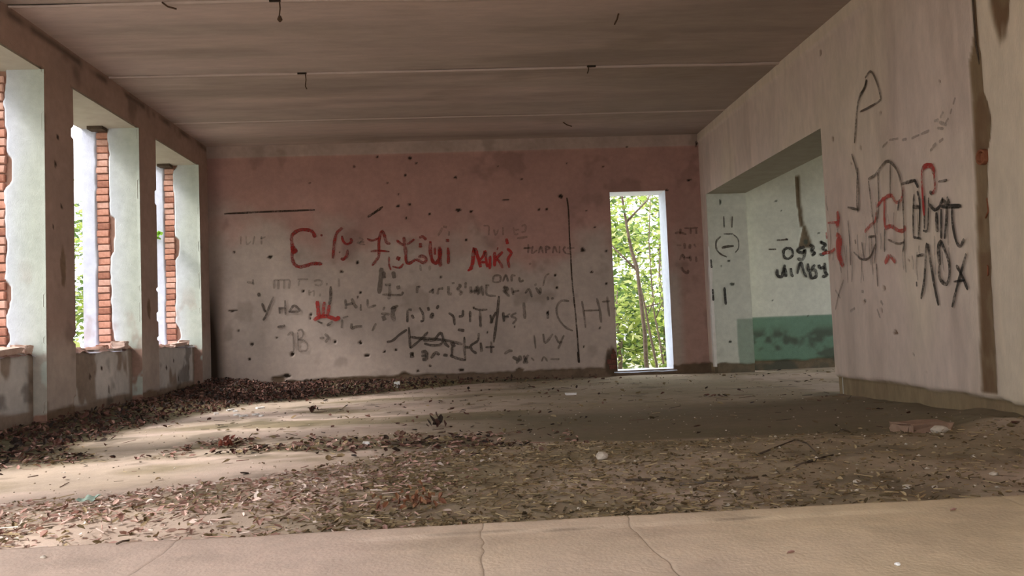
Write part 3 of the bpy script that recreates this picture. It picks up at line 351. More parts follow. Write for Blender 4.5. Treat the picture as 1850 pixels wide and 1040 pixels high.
BACK_POCKS = [(-2.69,1.844,0.0352,0.0271),(1.657,1.796,0.0352,0.0325),(1.376,2.568,0.0379,0.0298),(-0.914,2.497,0.0271,0.0189),(-0.744,2.523,0.0162,0.0162),(-0.804,2.33,0.0162,0.0162),(-3.177,1.93,0.0162,0.0162),(-2.965,0.65,0.0216,0.0216),(-3.0,0.447,0.0216,0.0216),(-2.423,0.491,0.0271,0.0298),(-1.492,0.613,0.0216,0.0271),(-1.406,0.434,0.0325,0.0189),(-1.839,0.642,0.0216,0.0216),(-1.162,0.477,0.0162,0.0162),(-1.009,0.494,0.0173,0.0173),(-1.721,1.603,0.0243,0.0162),(-1.497,1.726,0.0216,0.0271),(-2.25,1.353,0.0173,0.0173),(-2.153,1.028,0.0189,0.0189),(-0.782,0.423,0.0216,0.0271),(-1.471,1.309,0.0162,0.0162),(-1.511,1.249,0.0141,0.0141),(-0.075,2.416,0.0433,0.0216),(0.102,2.395,0.0243,0.0189),(1.172,2.393,0.0189,0.0162),(1.062,2.389,0.0135,0.0162),(0.018,1.992,0.0216,0.0162),(-0.356,1.484,0.0162,0.0216),(1.25,1.45,0.0173,0.0216),(1.266,1.278,0.0173,0.0173),(1.769,1.478,0.0216,0.0162),(1.994,1.769,0.0184,0.0184),(1.973,1.307,0.0195,0.0195),(1.851,0.687,0.0184,0.0141),(1.612,0.433,0.0141,0.0141),(1.126,0.925,0.0152,0.0271),(0.091,1.042,0.0189,0.0189),(-0.482,0.949,0.0135,0.0135),(-0.479,2.374,0.0179,0.0141),(-0.752,2.523,0.0216,0.0162),(-0.544,0.253,0.0216,0.0141),(-0.723,3.172,0.0243,0.0243),(-0.64,3.099,0.0173,0.0173),(-1.177,3.2,0.0173,0.0173),(-0.8,2.931,0.0184,0.0184),(-0.097,2.879,0.0243,0.0189),(-0.901,2.668,0.0141,0.0141),(-1.05,2.829,0.013,0.013),(2.357,3.246,0.0184,0.013),(1.483,3.031,0.0152,0.0119),(3.359,3.259,0.0162,0.0433),(-3.216,1.123,0.0649,0.0162),(0.606,2.544,0.0541,0.0119),(0.837,2.829,0.0162,0.013),(3.228,2.743,0.0379,0.0162),(2.901,2.609,0.0325,0.0141),(-2.505,0.199,0.0595,0.0271),(-0.118,0.181,0.0379,0.0216),(-0.714,0.191,0.0271,0.0162),(-2.169,0.976,0.0135,0.0135),(-3.148,0.847,0.0141,0.0141),(-2.627,0.727,0.0135,0.0135),(0.263,0.688,0.0135,0.0135),(0.652,0.75,0.013,0.013),(1.737,2.352,0.0135,0.0135),(1.844,2.112,0.013,0.013),(-1.503,3.076,0.013,0.013),(-2.12,2.861,0.0124,0.0124),(0.508,3.019,0.013,0.013),(2.002,2.977,0.0119,0.0119)]
RIGHT_POCKS = [(7.223,3.188,0.0201,0.0314),(7.072,2.339,0.0167,0.0273),(6.578,2.134,0.0122,0.0191),(5.411,2.34,0.0132,0.0091),(5.995,1.257,0.0116,0.0072),(6.23,2.343,0.013,0.0078),(6.675,0.832,0.0172,0.0097),(5.972,0.405,0.0119,0.0075),(5.807,0.286,0.0121,0.0078),(6.342,0.933,0.0129,0.0214),(6.408,0.754,0.0127,0.0186),(5.041,1.767,0.0163,0.0134),(5.949,1.124,0.0091,0.0144),(6.215,0.573,0.0348,0.018),(6.759,2.043,0.0176,0.0131)]
ALC_POCKS = [(4.472,2.4,0.0189,0.0216),(4.545,2.262,0.0141,0.0141),(5.069,1.918,0.0184,0.0162),(4.334,0.975,0.0151,0.0151),(4.653,0.79,0.0162,0.0108),(4.844,0.743,0.0162,0.0108)]
JAMB_POCKS = [(3.654,1.546,0.0211,0.0158),(3.683,1.221,0.037,0.0264),(3.573,2.37,0.0158,0.0423),(3.608,0.426,0.0238,0.0211),(3.54,1.48,0.0116,0.0158),(3.404,0.832,0.0132,0.0317)]

# ------------------------------------------------------------------ back wall
def specks(U, V, lst):
    r = np.zeros_like(U)
    for k, (u, v, ru, rv) in enumerate(lst):
        box_ = (np.abs(U - u) < ru * 1.6) & (np.abs(V - v) < rv * 1.6)
        if box_.any():
            r[box_] = np.maximum(r[box_], blob(U[box_], V[box_], u, v, ru, rv, 0.5, k))
    return r

def back_base(U): return 0.128 + 0.05 * (fbm(U * 2.2, U * 0, 3, 4) - 0.5) + 0.02 * (vnoise(U * 17, U * 0, 9) - 0.5)
def back_exposed(U, V):
    e = 1 - S(-0.012, 0.012, V - back_base(U))
    e = np.maximum(e, blob(U, V, 2.0, 0.17, 0.11, 0.22, 0.5, 5))                       # broken corner of the doorway
    e = np.maximum(e, specks(U, V, [(-2.62, 0.155, 0.11, 0.05), (-0.9, 0.14, 0.08, 0.05), (0.7, 0.14, 0.06, 0.04)]))
    return e
def back_depth(U, V):
    edge = np.minimum(np.minimum(np.abs(U - DOOR[0]), np.abs(U - DOOR[1])), 1)
    d = 0.002 + 0.006 * fbm(U * 1.3, V * 1.3, 21, 3)
    d += 0.022 * back_exposed(U, V) + 0.02 * specks(U, V, BACK_POCKS)
    d -= 0.014 * S(3.225, 3.245, V + 0.012 * fbm(U * 2, V * 0, 4, 3))                 # thicker band under the ceiling
    return d
def back_mask(U, V):
    n = fbm(U * 1.1, V * 1.1, 8, 4)
    lime = S(-0.12, 0.16, (2.28 - V) * 0.35 + (n - 0.5) * 0.75 - 0.10 * S(-2, 1.5, U) + 0.10 * S(-1.2, -2.6, U))
    lime = lime * (1 - 0.75 * S(2.95, 3.1, U))
    lime = np.maximum(lime, 0.75 * S(3.225, 3.245, V))
    stain_and_corner = 0.85 * S(-3.30, -3.50, U + 0.06 * (n - 0.5)) * S(2.0, 0.6, V) + 0.3 * S(-3.25, -3.5, U)  # darker towards the left corner, most of all low down
    stain_and_corner = np.maximum(stain_and_corner, 0.25 * S(0.62, 0.75, fbm(U * 2.6, V * 2.6, 33, 4)))
    g = np.maximum(specks(U, V, BACK_POCKS), stain_and_corner)
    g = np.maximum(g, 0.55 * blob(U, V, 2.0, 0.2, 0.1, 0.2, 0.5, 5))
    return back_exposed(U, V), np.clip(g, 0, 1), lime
us = seg_axis(-L - 0.12, R + 0.12, 0.016, [DOOR[0], DOOR[1]]); vs = seg_axis(-0.1, H + 0.02, 0.016, [DOOR[2], DOOR[3]])
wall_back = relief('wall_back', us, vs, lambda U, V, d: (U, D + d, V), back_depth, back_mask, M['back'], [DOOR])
tag(wall_back, 'far wall with pink and grey plaster covered in scrawls', kind='structure')
strokes(G_BACK, lambda u, v: (u, D - 0.004, v), (0, -1, 0), wall_back)
strokes(GOUGES, lambda u, v: (u, D - 0.003, v), (0, -1, 0), wall_back, 'gouge_line')

def brick_mesh(sx, sy, sz, seed):
    r = random.Random(seed); bm = bmesh.new(); bmesh.ops.create_cube(bm, size=1)
    for v in bm.verts: v.co = Vector((v.co.x * sx, v.co.y * sy, v.co.z * sz))
    bmesh.ops.bevel(bm, geom=list(bm.edges), offset=0.006, segments=1, affect='EDGES')
    for v in bm.verts: v.co += Vector((r.uniform(-1, 1), r.uniform(-1, 1), r.uniform(-1, 1))) * 0.003
    me = bpy.data.meshes.new('brick'); bm.to_mesh(me); bm.free()
    return me
HEADERS = []
for k in range(6):
    me = brick_mesh(0.125, 0.09, 0.064, k); me.materials.append(M[('brick_a', 'brick_b', 'brick_c')[k % 3] if k < 5 else 'brick_b']); HEADERS.append(me)
for k, (x, z, sx) in enumerate([(2.015, 0.13, 0.11), (2.0, 0.205, 0.13), (2.03, 0.28, 0.085), (2.045, 0.352, 0.055)]):
    me = brick_mesh(sx, 0.06, 0.066, 20 + k); me.materials.append(M['brick_d'])
    o = link(bpy.data.objects.new('brick', me), wall_back); o.location = (x, D + 0.042, z)

# doorway in the back wall
door = empty('door_1', ((DOOR[0] + DOOR[1]) / 2, D, DOOR[2])); tag(door, 'open doorway without a door in the far wall, white reveals', kind='structure')
x0, x1, z0, z1 = DOOR
vr = seg_axis(z0, z1, 0.03, []); ur = seg_axis(D, D + DOOR_T, 0.03, [])
def thin(U, V): return 0.008 * fbm(U * 6, V * 3, 6, 3) * S(D, D + 0.03, U)
zero3 = lambda U, V: (U * 0, 0.25 * S(0.25, 0.0, V - z0), U * 0)
M['doorjamb'] = plaster('white_door_reveal', (0.64, 0.67, 0.75), (0.6, 0.6, 0.6), (0.4, 0.3, 0.22), (0.3, 0.22, 0.18), 0.12)
relief('jamb', ur, vr, lambda U, V, d: (x1 + d, U, V), thin, zero3, M['doorjamb'], (), door)
relief('jamb', ur, vr, lambda U, V, d: (x0 - d, U, V), thin, zero3, M['doorjamb'], (), door)
box('lintel', (x0 - 0.1, x1 + 0.1, D + 0.03, D + DOOR_T, z1, z1 + 0.15), M['doorpaint'], door)
relief('threshold', seg_axis(x0 - 0.05, x1 + 0.05, 0.03, []), seg_axis(D - 0.0, D + DOOR_T + 0.1, 0.03, []),
       lambda U, V, d: (U, V, z0 - d), lambda U, V: 0.02 * fbm(U * 7, V * 7, 2, 3) + 0.02 * S(D + 0.04, D, V), lambda U, V: (U * 0, U * 0, U * 0), M['doorjamb'], (), door)

# ------------------------------------------------------------------ left wall with its windows
whole = [(a, b, 0.0, HEAD) for a, b in WIN]
def left_base(U): return 0.17 + 0.12 * (fbm(U * 1.7, U * 0, 41, 4) - 0.5)
def left_depth(U, V):
    d = 0.008 * fbm(U * 1.5, V * 1.5, 51, 3) + 0.015 * (1 - S(-0.01, 0.01, V - left_base(U)))
    for a, b in WIN:
        for e in (a, b):
            dist = np.abs(U - e)
            chip = (vnoise(V * 9, V * 0 + e, 77) > 0.70) & (V < HEAD + 0.01)
            d = d + 0.02 * chip * S(0.05, 0.0, dist)
    return d
def left_mask(U, V):
    n = fbm(U * 1.4, V * 1.4, 61, 4)
    ex = 1 - S(-0.01, 0.01, V - left_base(U))
    for k, (a, b) in enumerate(WIN):
        for e in (a, b):
            chip = (vnoise(V * 9, V * 0 + e, 77) > 0.70) & (V < HEAD + 0.01)
            ex = np.maximum(ex, chip * S(0.05, 0.02, np.abs(U - e)) * 0.8)
    ex = np.maximum(ex, specks(U, V, [(7.22, 1.43, 0.05, 0.19), (9.1, 1.1, 0.05, 0.12)]))
    g = 0.45 * S(0.62, 0.78, fbm(U * 2.4, V * 2.4, 66, 4))
    g = np.maximum(g, specks(U, V, [(7.1, 2.3, 0.02, 0.03), (7.2, 1.95, 0.02, 0.02), (7.15, 2.55, 0.02, 0.02), (7.05, 1.75, 0.015, 0.02)]))
    g = np.maximum(g, 0.7 * S(0.06, 0.0, np.abs(V - (3.36 + 0.03 * (n - 0.5)))) * S(0.35, 0.6, fbm(U * 3, V * 3, 5, 3)))
    return ex, g, 0.25 * n + 0.75 * S(1.0, 0.5, V)
cuts = [c for w_ in WIN for c in w_]
us = seg_axis(FRONT, D + 0.02, 0.02, cuts); vs = seg_axis(-0.1, H + 0.02, 0.02, [0.0, HEAD])
wall_left = relief('wall_left', us, vs, lambda U, V, d: (-L - d, U, V), left_depth, left_mask, M['left'], whole, flip=True)
tag(wall_left, 'window side wall of brown plastered pillars and beam', kind='structure')

def brick_band(U):          # strip of bare bricks on the reveal, measured from the room face
    return U
def make_window(i, a, b, seen):
    """U = depth into the wall, V = height; the far reveal, seen from the room, carries a strip of bare bricks"""
    win = empty('window_%d' % i, (-L, (a + b) / 2, SILL)); tag(win, None, kind='structure')
    win['label'] = ['window opening nearest the far corner, pale reveals and brick strip', 'middle window opening, pale reveal, brick strip and lumps on the sill',
                    'window opening at the left edge with bright white reveal'][i - 1] if i <= 3 else 'unglazed window opening of the side wall'
    st = 0.014 if seen else 0.06
    ju = seg_axis(0, OUT, st, [NICHE]); jv = seg_axis(0.0, HEAD, st, [SILL])
    c0, c1 = 0.333, 0.462
    def edges(V): return c0 + 0.035 * (fbm(V * 5, V * 0, 90 + i, 3) - 0.5) - 0.05 * S(0.62, 0.75, fbm(V * 2.5, V * 0, 190 + i, 2)), c1 + 0.02 * (fbm(V * 7, V * 0, 70 + i, 2) - 0.5)
    def band(U, V):
        e0, e1 = edges(V)
        return S(e0 - 0.006, e0 + 0.006, U) * (1 - S(e1 - 0.006, e1 + 0.006, U)) * S(SILL - 0.01, SILL, V)
    def jd(U, V): return 0.006 * fbm(U * 5, V * 2, 15 + i, 3) * S(0, 0.03, U) + 0.035 * band(U, V)
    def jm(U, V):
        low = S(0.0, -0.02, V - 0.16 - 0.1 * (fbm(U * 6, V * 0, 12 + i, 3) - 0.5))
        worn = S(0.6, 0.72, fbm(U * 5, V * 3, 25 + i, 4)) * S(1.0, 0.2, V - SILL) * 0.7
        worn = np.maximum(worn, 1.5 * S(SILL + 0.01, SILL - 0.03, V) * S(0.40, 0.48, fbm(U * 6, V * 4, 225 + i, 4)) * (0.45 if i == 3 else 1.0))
        return np.maximum(band(U, V), np.maximum(low, worn * 0.6)), U * 0 + 0.12 * low, S(0.55, 0.05, U + 0.25 * (fbm(U * 2, V * 1.2, 35 + i, 3) - 0.5)) * 0.8  # green towards the room edge paints shade and foliage bounce into the limewash
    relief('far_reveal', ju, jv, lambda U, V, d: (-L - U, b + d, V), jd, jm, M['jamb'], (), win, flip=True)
    relief('near_reveal', seg_axis(0.035, OUT, 0.06, [NICHE]), seg_axis(0.0, HEAD, 0.06, [SILL]), lambda U, V, d: (-L - U, a - d, V), lambda U, V: 0.006 * fbm(U * 5, V * 2, 5 + i, 3) * S(0, .03, U),
           lambda U, V: (U * 0, U * 0, U * 0 + 0.5), M['jamb'], (), win)
    def par_mask(U, V):
        n = fbm(U * 1.8, V * 1.8, 44 + i, 4)
        ex = np.maximum(S(0.15, 0.11, V - 0.12 * n), S(0.66, 0.71, fbm(U * 2.3, V * 1.3, 54 + i, 4)) * 0.9)
        ex = np.maximum(ex, S(0.12, 0.05, np.abs(U - b) + 0.12 * (n - 0.5)) * 0.9)
        return ex, np.maximum(0.6 * S(0.6, 0.7, fbm(U * 3.3, V * 3.3, 64 + i, 4)) * S(0.3, 0.6, n), specks(U, V, [(a + 0.5, 0.42, 0.025, 0.03), (a + 0.9, 0.27, 0.02, 0.04), (a + 0.75, 0.5, 0.015, 0.03)])), n
    relief('parapet', seg_axis(a, b, 0.02, []), seg_axis(-0.05, SILL, 0.02, []), lambda U, V, d: (-L - NICHE - d, U, V),
           lambda U, V: 0.012 * fbm(U * 2, V * 2, 31 + i, 3) + 0.02 * S(SILL - 0.04, SILL, V) * vnoise(U * 14, V * 0, i), par_mask, M['parapet'], (), win, flip=True)
    relief('sill', seg_axis(0.085, OUT, 0.02, []), seg_axis(a, b, 0.02, []), lambda U, V, d: (-L - U, V, SILL - 0.012 - d),
           lambda U, V: -0.045 * S(0.45, 0.8, fbm(U * 6, V * 4, 81 + i, 4)) + 0.02 * S(0.14, 0.085, U),
           lambda U, V: (S(0.35, 0.6, fbm(U * 6, V * 4, 81 + i, 4)), U * 0, U * 0), M['jamb'], (), win, flip=True)
    box('lintel', (-L - OUT, -L - 0.03, a - 0.1, b + 0.1, HEAD, HEAD + 0.3), M['reveal_soffit'], win)
    if seen:
        z = SILL + 0.03; k = 0
        while z < HEAD - 0.03:
            o = link(bpy.data.objects.new('brick', HEADERS[(k * 5 + i * 3 + rnd.randrange(2)) % 6]), win)
            o.location = (-L - 0.398 + rnd.uniform(-0.008, 0.008), b + 0.053 + rnd.uniform(-0.005, 0.008), z)
            o.rotation_euler = (0, rnd.uniform(-0.02, 0.02), rnd.uniform(-0.04, 0.04))
            z += 0.0765 + rnd.uniform(-0.002, 0.002); k += 1
    if i in (1, 2):
        v, f = box_v(-L - 0.50, -L - 0.34, b - 0.12, b + 0.0, HEAD - 0.035, HEAD + 0.0)
        o = mesh_obj('timber_remnant', v, f, M['timber'], win); o['label'] = 'dark rotten piece of timber frame under the lintel'
    return win
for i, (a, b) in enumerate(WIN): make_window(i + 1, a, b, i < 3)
# outer face of the wall between the openings, so the pillars are solid
outer = []
ys = [D + 0.6] + [c for w_ in WIN for c in (w_[1], w_[0])] + [FRONT]
for k in range(0, len(ys), 2):
    box('outer_pillar', (-L - OUT, -L - 0.12, ys[k + 1] + (0.0 if k == len(ys) - 2 else 0.10), ys[k] - (0.03 if k else 0.0), -0.3, H), M['render'], wall_left)
for a, b in WIN:
    box('outer_parapet', (-L - OUT, -L - NICHE - 0.06, a, b, -0.3, SILL - 0.05), M['render'], wall_left)

# ------------------------------------------------------------------ right wall with the wide opening and the cable chase
CH_Z = [0.0, 0.2, 0.75, 1.3, 1.6, 1.75, 1.85, 1.95, 2.05, 2.15, 2.35, 2.55, 3.4]
CH_C = [5.11, 5.10, 5.075, 5.055, 5.035, 5.02, 5.0, 4.99, 5.0, 5.015, 5.02, 4.985, 4.985]
CH_W = [0.16, 0.155, 0.14, 0.13, 0.125, 0.14, 0.175, 0.18, 0.165, 0.12, 0.125, 0.035, 0.03]
def chase(U, V):
    c = np.interp(V, CH_Z, CH_C); wd = np.interp(V, CH_Z, CH_W) * (1 + 0.22 * (fbm(V * 9, U * 0, 3, 3) - 0.5))
    m = 1 - S(-0.008, 0.008, np.abs(U - c) - wd / 2)
    top = blob(U, V, 4.74, 2.78, 0.10, 0.36, 0.4, 9)
    return np.maximum(m * S(0.165, 0.18, V), top)
def right_base(U): return 0.165 + 0.055 * (fbm(U * 2.5, U * 0, 13, 4) - 0.5) - 0.03 * S(5.0, 4.85, U)
def right_exp(U, V):
    e = 1 - S(-0.01, 0.01, V - right_base(U))
    e = np.where((U > OPEN[0]), 1 - S(-0.02, 0.02, V - 0.10 - 0.06 * fbm(U * 4, U * 0, 7, 3)), e)
    return e
def right_depth(U, V):
    d = 0.003 + 0.009 * fbm(U * 1.2, V * 1.2, 71, 3)
    d = d + 0.03 * right_exp(U, V) * (1 - 0) + 0.012 * chase(U, V) + 0.02 * specks(U, V, RIGHT_POCKS)
    r = S(0.10, 0.0, np.abs(U - OPEN[0])) * S(0.30, 0.16, V) * (U < OPEN[0])       # rounded worn foot of the opening's edge
    d = d - 0.012 * S(3.29, 3.31, V + 0.02 * fbm(U * 4, V * 0, 3, 3)) + 0.03 * r
    return d
def right_mask(U, V):
    n = fbm(U * 1.2, V * 0.8, 91, 4)
    ch = chase(U, V)
    g = np.maximum(specks(U, V, RIGHT_POCKS), ch * (0.35 + 0.35 * S(0.45, 0.65, fbm(U * 7, V * 4, 97, 3))))
    g = np.maximum(g, 0.16 * S(0.55, 0.75, fbm(U * 5, V * 0.7, 98, 4)))
    cream = np.maximum(S(5.02, 4.98, U), 0.6 * S(0.5, 0.8, n))
    cream = np.maximum(cream, 0.7 * S(3.29, 3.31, V))
    return np.maximum(right_exp(U, V), ch), g, cream
us = seg_axis(FRONT, D + 0.02, 0.018, [OPEN[0], OPEN[1]]); vs = seg_axis(-0.1, H + 0.02, 0.018, [OPEN[3]])
wall_right = relief('wall_right', us, vs, lambda U, V, d: (R + d, U, V), right_depth, right_mask, M['right'], [(OPEN[0], OPEN[1], -0.2, OPEN[3])])
tag(wall_right, 'pinkish right wall with scrawls and a brown cable chase', kind='structure')
strokes(G_RIGHT, lambda u, v: (R - 0.004, u, v), (-1, 0, 0), wall_right)
# round rusty box and loose cable ends sitting in the chase
def disc(name, c, r, t, m, parent):
    n = 18; v = []; f = []
    for x, rr in ((c[0], r), (c[0] - t, r * 0.96), (c[0] - t, r * 0.72), (c[0] - t * 0.25, r * 0.66)):
        for q in range(n): v.append((x, c[1] + rr * math.cos(2 * math.pi * q / n), c[2] + rr * math.sin(2 * math.pi * q / n)))
    for k in range(3):
        for q in range(n): f.append((k * n + q, k * n + (q + 1) % n, (k + 1) * n + (q + 1) % n, (k + 1) * n + q))
    f.append(tuple(3 * n + q for q in range(n)))
    return mesh_obj(name, v, f, m, parent)
o = disc('junction_box', (R + 0.022, 5.0, 1.715), 0.052, 0.03, M['rust'], wall_right); o['label'] = 'round rusty junction box in the chase'
for pth in ([(R + 0.03, 5.01, 1.45), (R + 0.012, 4.99, 1.44), (R + 0.012, 4.985, 1.36), (R + 0.02, 5.03, 1.32)],
            [(R + 0.03, 5.06, 1.02), (R + 0.012, 5.03, 1.0), (R + 0.012, 5.035, 0.95), (R + 0.03, 5.07, 0.94)],
            [(R + 0.03, 4.985, 3.0), (R + 0.006, 4.985, 2.8), (R + 0.006, 4.985, 2.45), (R + 0.03, 4.99, 2.3)]):
    tube('cable', pth, 0.006, M['rust'] if pth[0][2] < 2 else M['timber'], wall_right, 6)

# reveals of the wide opening
a, b, _, oz = OPEN
def al_depth(U, V): return 0.006 * fbm(U * 3, V * 2, 9, 3) + 0.015 * (1 - S(-0.01, 0.01, V - 0.10 - 0.05 * fbm(U * 6, U * 0, 2, 3)))
def jamb_mask(U, V):
    ex = 1 - S(-0.01, 0.01, V - 0.10 - 0.05 * fbm(U * 6, U * 0, 2, 3))
    dado = 0.75 * S(3.715, 3.73, U + 0.03 * (fbm(V * 6, V * 0, 3, 2) - 0.5)) * S(0.75, 0.72, V)
    g = np.maximum(specks(U, V, JAMB_POCKS), 0.35 * S(0.55, 0.7, fbm(U * 4, V * 4, 19, 3)) * S(1.0, 0.2, V))
    return ex, g, dado * 0.85
reveal_far = relief('wall_opening_reveal', seg_axis(R, R + OPEN_T, 0.014, []), seg_axis(-0.1, oz, 0.014, []), lambda U, V, d: (U, b + d, V), al_depth, jamb_mask, M['alcove'])
tag(reveal_far, 'pale far reveal of the wide opening with a drawn circle', kind='structure')
strokes(G_JAMB, lambda u, v: (u, b - 0.003, v), (0, -1, 0), reveal_far)
bead_v, bead_f = [], []
for k in range(46):          # pale strip of newer plaster along the far corner of the opening
    z = 0.09 + k * 0.037; w_ = 0.018 + 0.016 * float(vnoise(z * 5, 0.0, 3)); w_ *= min(1, (1.78 - z) / 0.5 + 0.15)
    bead_v += [(R + 0.0 + w_ * 1.2, b - 0.006, z), (R - 0.006, b - 0.006, z), (R - 0.006, b + w_ * 2.2, z)]
    if k: q = 3 * k; bead_f += [(q - 3, q - 2, q + 1, q), (q - 2, q - 1, q + 2, q + 1)]
o = mesh_obj('corner_plaster', bead_v, bead_f, M['bead'], reveal_far); o['label'] = 'pale strip of plaster on the corner edge'
o = quad('wall_opening_soffit', [(R + 0.004, a, oz), (R + OPEN_T, a, oz), (R + OPEN_T, b + 0.02, oz), (R + 0.004, b + 0.02, oz)], M['soffit']); tag(o, 'grey underside of the beam over the wide opening', kind='structure')
o = box('wall_right_pier', (R + 0.06, R + OPEN_T, FRONT, a, -0.1, H), M['render']); tag(o, 'thickness of the right wall before the opening', kind='structure')
o = box('wall_right_beam', (R + 0.06, R + OPEN_T, a, D, oz + 0.01, H), M['render']); tag(o, 'beam over the wide opening', kind='structure')
# side room
def alc_mask(U, V):
    ex = 1 - S(-0.01, 0.01, V - 0.10 - 0.05 * fbm(U * 4, U * 0, 2, 3))
    str_ = (1 - S(-0.006, 0.006, np.abs(U - np.interp(V, [1.9, 2.2, 2.75], [4.84, 4.815, 4.80]) - 0.015 * (vnoise(V * 12, V * 0, 4) - 0.5)) - 0.03)) * S(2.0, 2.03, V) * S(2.77, 2.75, V)
    tri = S(0.0, 0.02, (0.03 + (2.02 - V) * 0.28) - np.abs(U - 4.865)) * S(1.70, 1.73, V) * S(2.06, 2.02, V)
    ex = np.maximum(ex, np.maximum(str_, tri))
    g = np.maximum(specks(U, V, ALC_POCKS), blob(U, V, 4.88, 1.80, 0.035, 0.045, 0.3, 2))
    g = np.maximum(g, S(0.40, 0.55, fbm(U * 4, V * 5, 29, 4)) * S(0.64, 0.5, V) * 0.8)
    return ex, g, S(0.748, 0.738, V)
def alc_depth(U, V):
    ex, g, _ = alc_mask(U, V)
    return 0.004 * fbm(U * 2, V * 2, 5, 3) + 0.02 * ex
alc = relief('wall_side_room_back', seg_axis(R + OPEN_T - 0.02, ALC_X1, 0.02, []), seg_axis(-0.1, H + 0.02, 0.02, []), lambda U, V, d: (U, ALC_Y + d, V), alc_depth, alc_mask, M['alcove'])
tag(alc, 'pale green side room wall with dark green dado', kind='structure')
strokes(G_ALC, lambda u, v: (u, ALC_Y - 0.003, v), (0, -1, 0), alc)
SW = (7.9, 10.6, 0.7, 2.9)
o = relief('wall_side_room_right', seg_axis(4.4, ALC_Y + 0.02, 0.1, [SW[0], SW[1]]), seg_axis(-0.1, H, 0.1, [SW[2], SW[3]]), lambda U, V, d: (ALC_X1 + d, U, V), lambda U, V: U * 0, lambda U, V: (U * 0, U * 0, S(0.75, 0.74, V)), M['alcove'], [SW])
tag(o, 'side room outer wall with a window opening', kind='structure')
o = box('wall_side_room_front', (R + OPEN_T, ALC_X1, 4.3, 4.4, -0.1, H), M['render']); tag(o, 'side room near wall', kind='structure')
# open side behind the photographer under a beam; added wall dims the ledge's right
o = box('wall_front_blocker', (0.5, R, FRONT - 0.25, FRONT, 0.15, 3.16), M['render']); tag(o, 'unseen wall added behind the viewpoint to darken the right of the ledge', kind='structure')
o = box('wall_front_beam', (-L, R, FRONT - 0.25, FRONT, 3.15, H), M['render']); tag(o, 'beam over the open side behind the viewpoint', kind='structure')

# ------------------------------------------------------------------ ceiling of concrete slabs
ceiling = empty('ceiling', (0, 4, H)); tag(ceiling, 'ceiling of long stained concrete slabs laid side to side', kind='structure')
seams = [D + 0.55, 9.98, 8.18, 6.385, 4.58, 2.78, 0.98, -0.98]
for k in range(len(seams) - 1):
    y1, y0 = seams[k], seams[k + 1]
    sag = rnd.uniform(-0.006, 0.006)
    xs_ = seg_axis(-L - 0.25, ALC_X1 + 0.3, 0.07 if k < 5 else 0.5, []); ys_ = seg_axis(y0 + 0.012, y1 - 0.012, 0.05 if k < 5 else 0.3, [])
    def sd(U, V, y0=y0, y1=y1, sag=sag, k=k):
        e = np.minimum(V - y0, y1 - V)
        return sag + 0.008 * fbm(U * 0.5, V * 2, 100 + k, 3) + 0.010 * S(0.03, 0.0, e)
    def sm(U, V, k=k, y0=y0, y1=y1):
        band = fbm(U * 0.22, V * 2.3, 120 + k, 4)
        g = 0.28 * S(0.56, 0.76, fbm(U * 0.4, V * 3.2, 140 + k, 4)) + 0.35 * S(0.05, 0.015, np.minimum(V - y0, y1 - V)) * S(0.4, 0.6, vnoise(U * 0.9, V * 0 + k, 3))
        back_right = 0.5 * S(1.6, 3.2, U + 0.8 * fbm(U, V, 8, 3)) * S(5.0, 8.5, V)  # slabs get darker towards the back right
        return U * 0 + 0.4 * S(0.62, 0.75, fbm(U * 0.8, V * 1.2, 160 + k, 3)), np.clip(np.maximum(g, back_right * 0.5), 0, 1), np.clip(S(0.35, 0.65, band) + back_right, 0, 1)
    relief('ceiling_slab', xs_, ys_, lambda U, V, d: (U, V, H + d), sd, sm, M['slab'], (), ceiling, flip=True)
    if 0 < k < 6:   # mortar smeared along the joint
        n = 90; xx = np.linspace(-L, R, n); wd = 0.012 + 0.07 * fbm(xx * 0.9, xx * 0, 200 + k, 4); sh = 0.05 * (fbm(xx * 0.7, xx * 0, 210 + k, 3) - 0.5)
        v = []; f = []
        for q in range(n):
            v += [(xx[q], y1 + sh[q] - wd[q] / 2, H + 0.012), (xx[q], y1 + sh[q] - wd[q] * 0.3, H - 0.003), (xx[q], y1 + sh[q] + wd[q] * 0.3, H - 0.003), (xx[q], y1 + sh[q] + wd[q] / 2, H + 0.012)]
            if q:
                for s in range(3): f.append(((q - 1) * 4 + s, (q - 1) * 4 + s + 1, q * 4 + s + 1, q * 4 + s))
        mesh_obj('joint_mortar', v, f, M['jointmortar'], ceiling, smooth=True)
o = box('roof', (-L - OUT, ALC_X1 + 0.6, -1.1, D + 0.7, H + 0.06, H + 0.4), M['render']); tag(o, 'roof deck above the ceiling slabs', kind='structure')

# wires that hang from the ceiling
def hook(x, y, length, side, lump, label):
    h = empty('hanging_wire', (x, y, H)); tag(h, label, 'wire', 'rusty wires hanging from the ceiling')
    tube('wire', [(x, y, H + 0.01), (x + 0.004, y, H - length * 0.4), (x - 0.004, y, H - length * 0.8), (x + side * 0.01, y, H - length)], 0.006, M['wire'], h, 6)
    v, f = box_v(x - 0.08 if side > 0 else x - 0.01, x + 0.01 if side > 0 else x + 0.08, y - 0.008, y + 0.008, H - 0.004, H + 0.014)
    mesh_obj('bracket', v, f, M['dark'], h)
    if lump: tube('knot', [(x, y, H - length + 0.03), (x, y, H - length), (x, y, H - length - 0.02)], [0.01, 0.022, 0.006], M['wire'], h, 8)
hook(-1.405, 6.36, 0.15, 1, True, 'longest hanging wire with a knot, nearest the viewer on the left of the ceiling')
hook(-1.56, 8.16, 0.16, 1, False, 'thin wire hanging from the ceiling over the left part of the far wall')
hook(1.34, 8.13, 0.07, -1, False, 'short bent wire end on the right half of the ceiling')
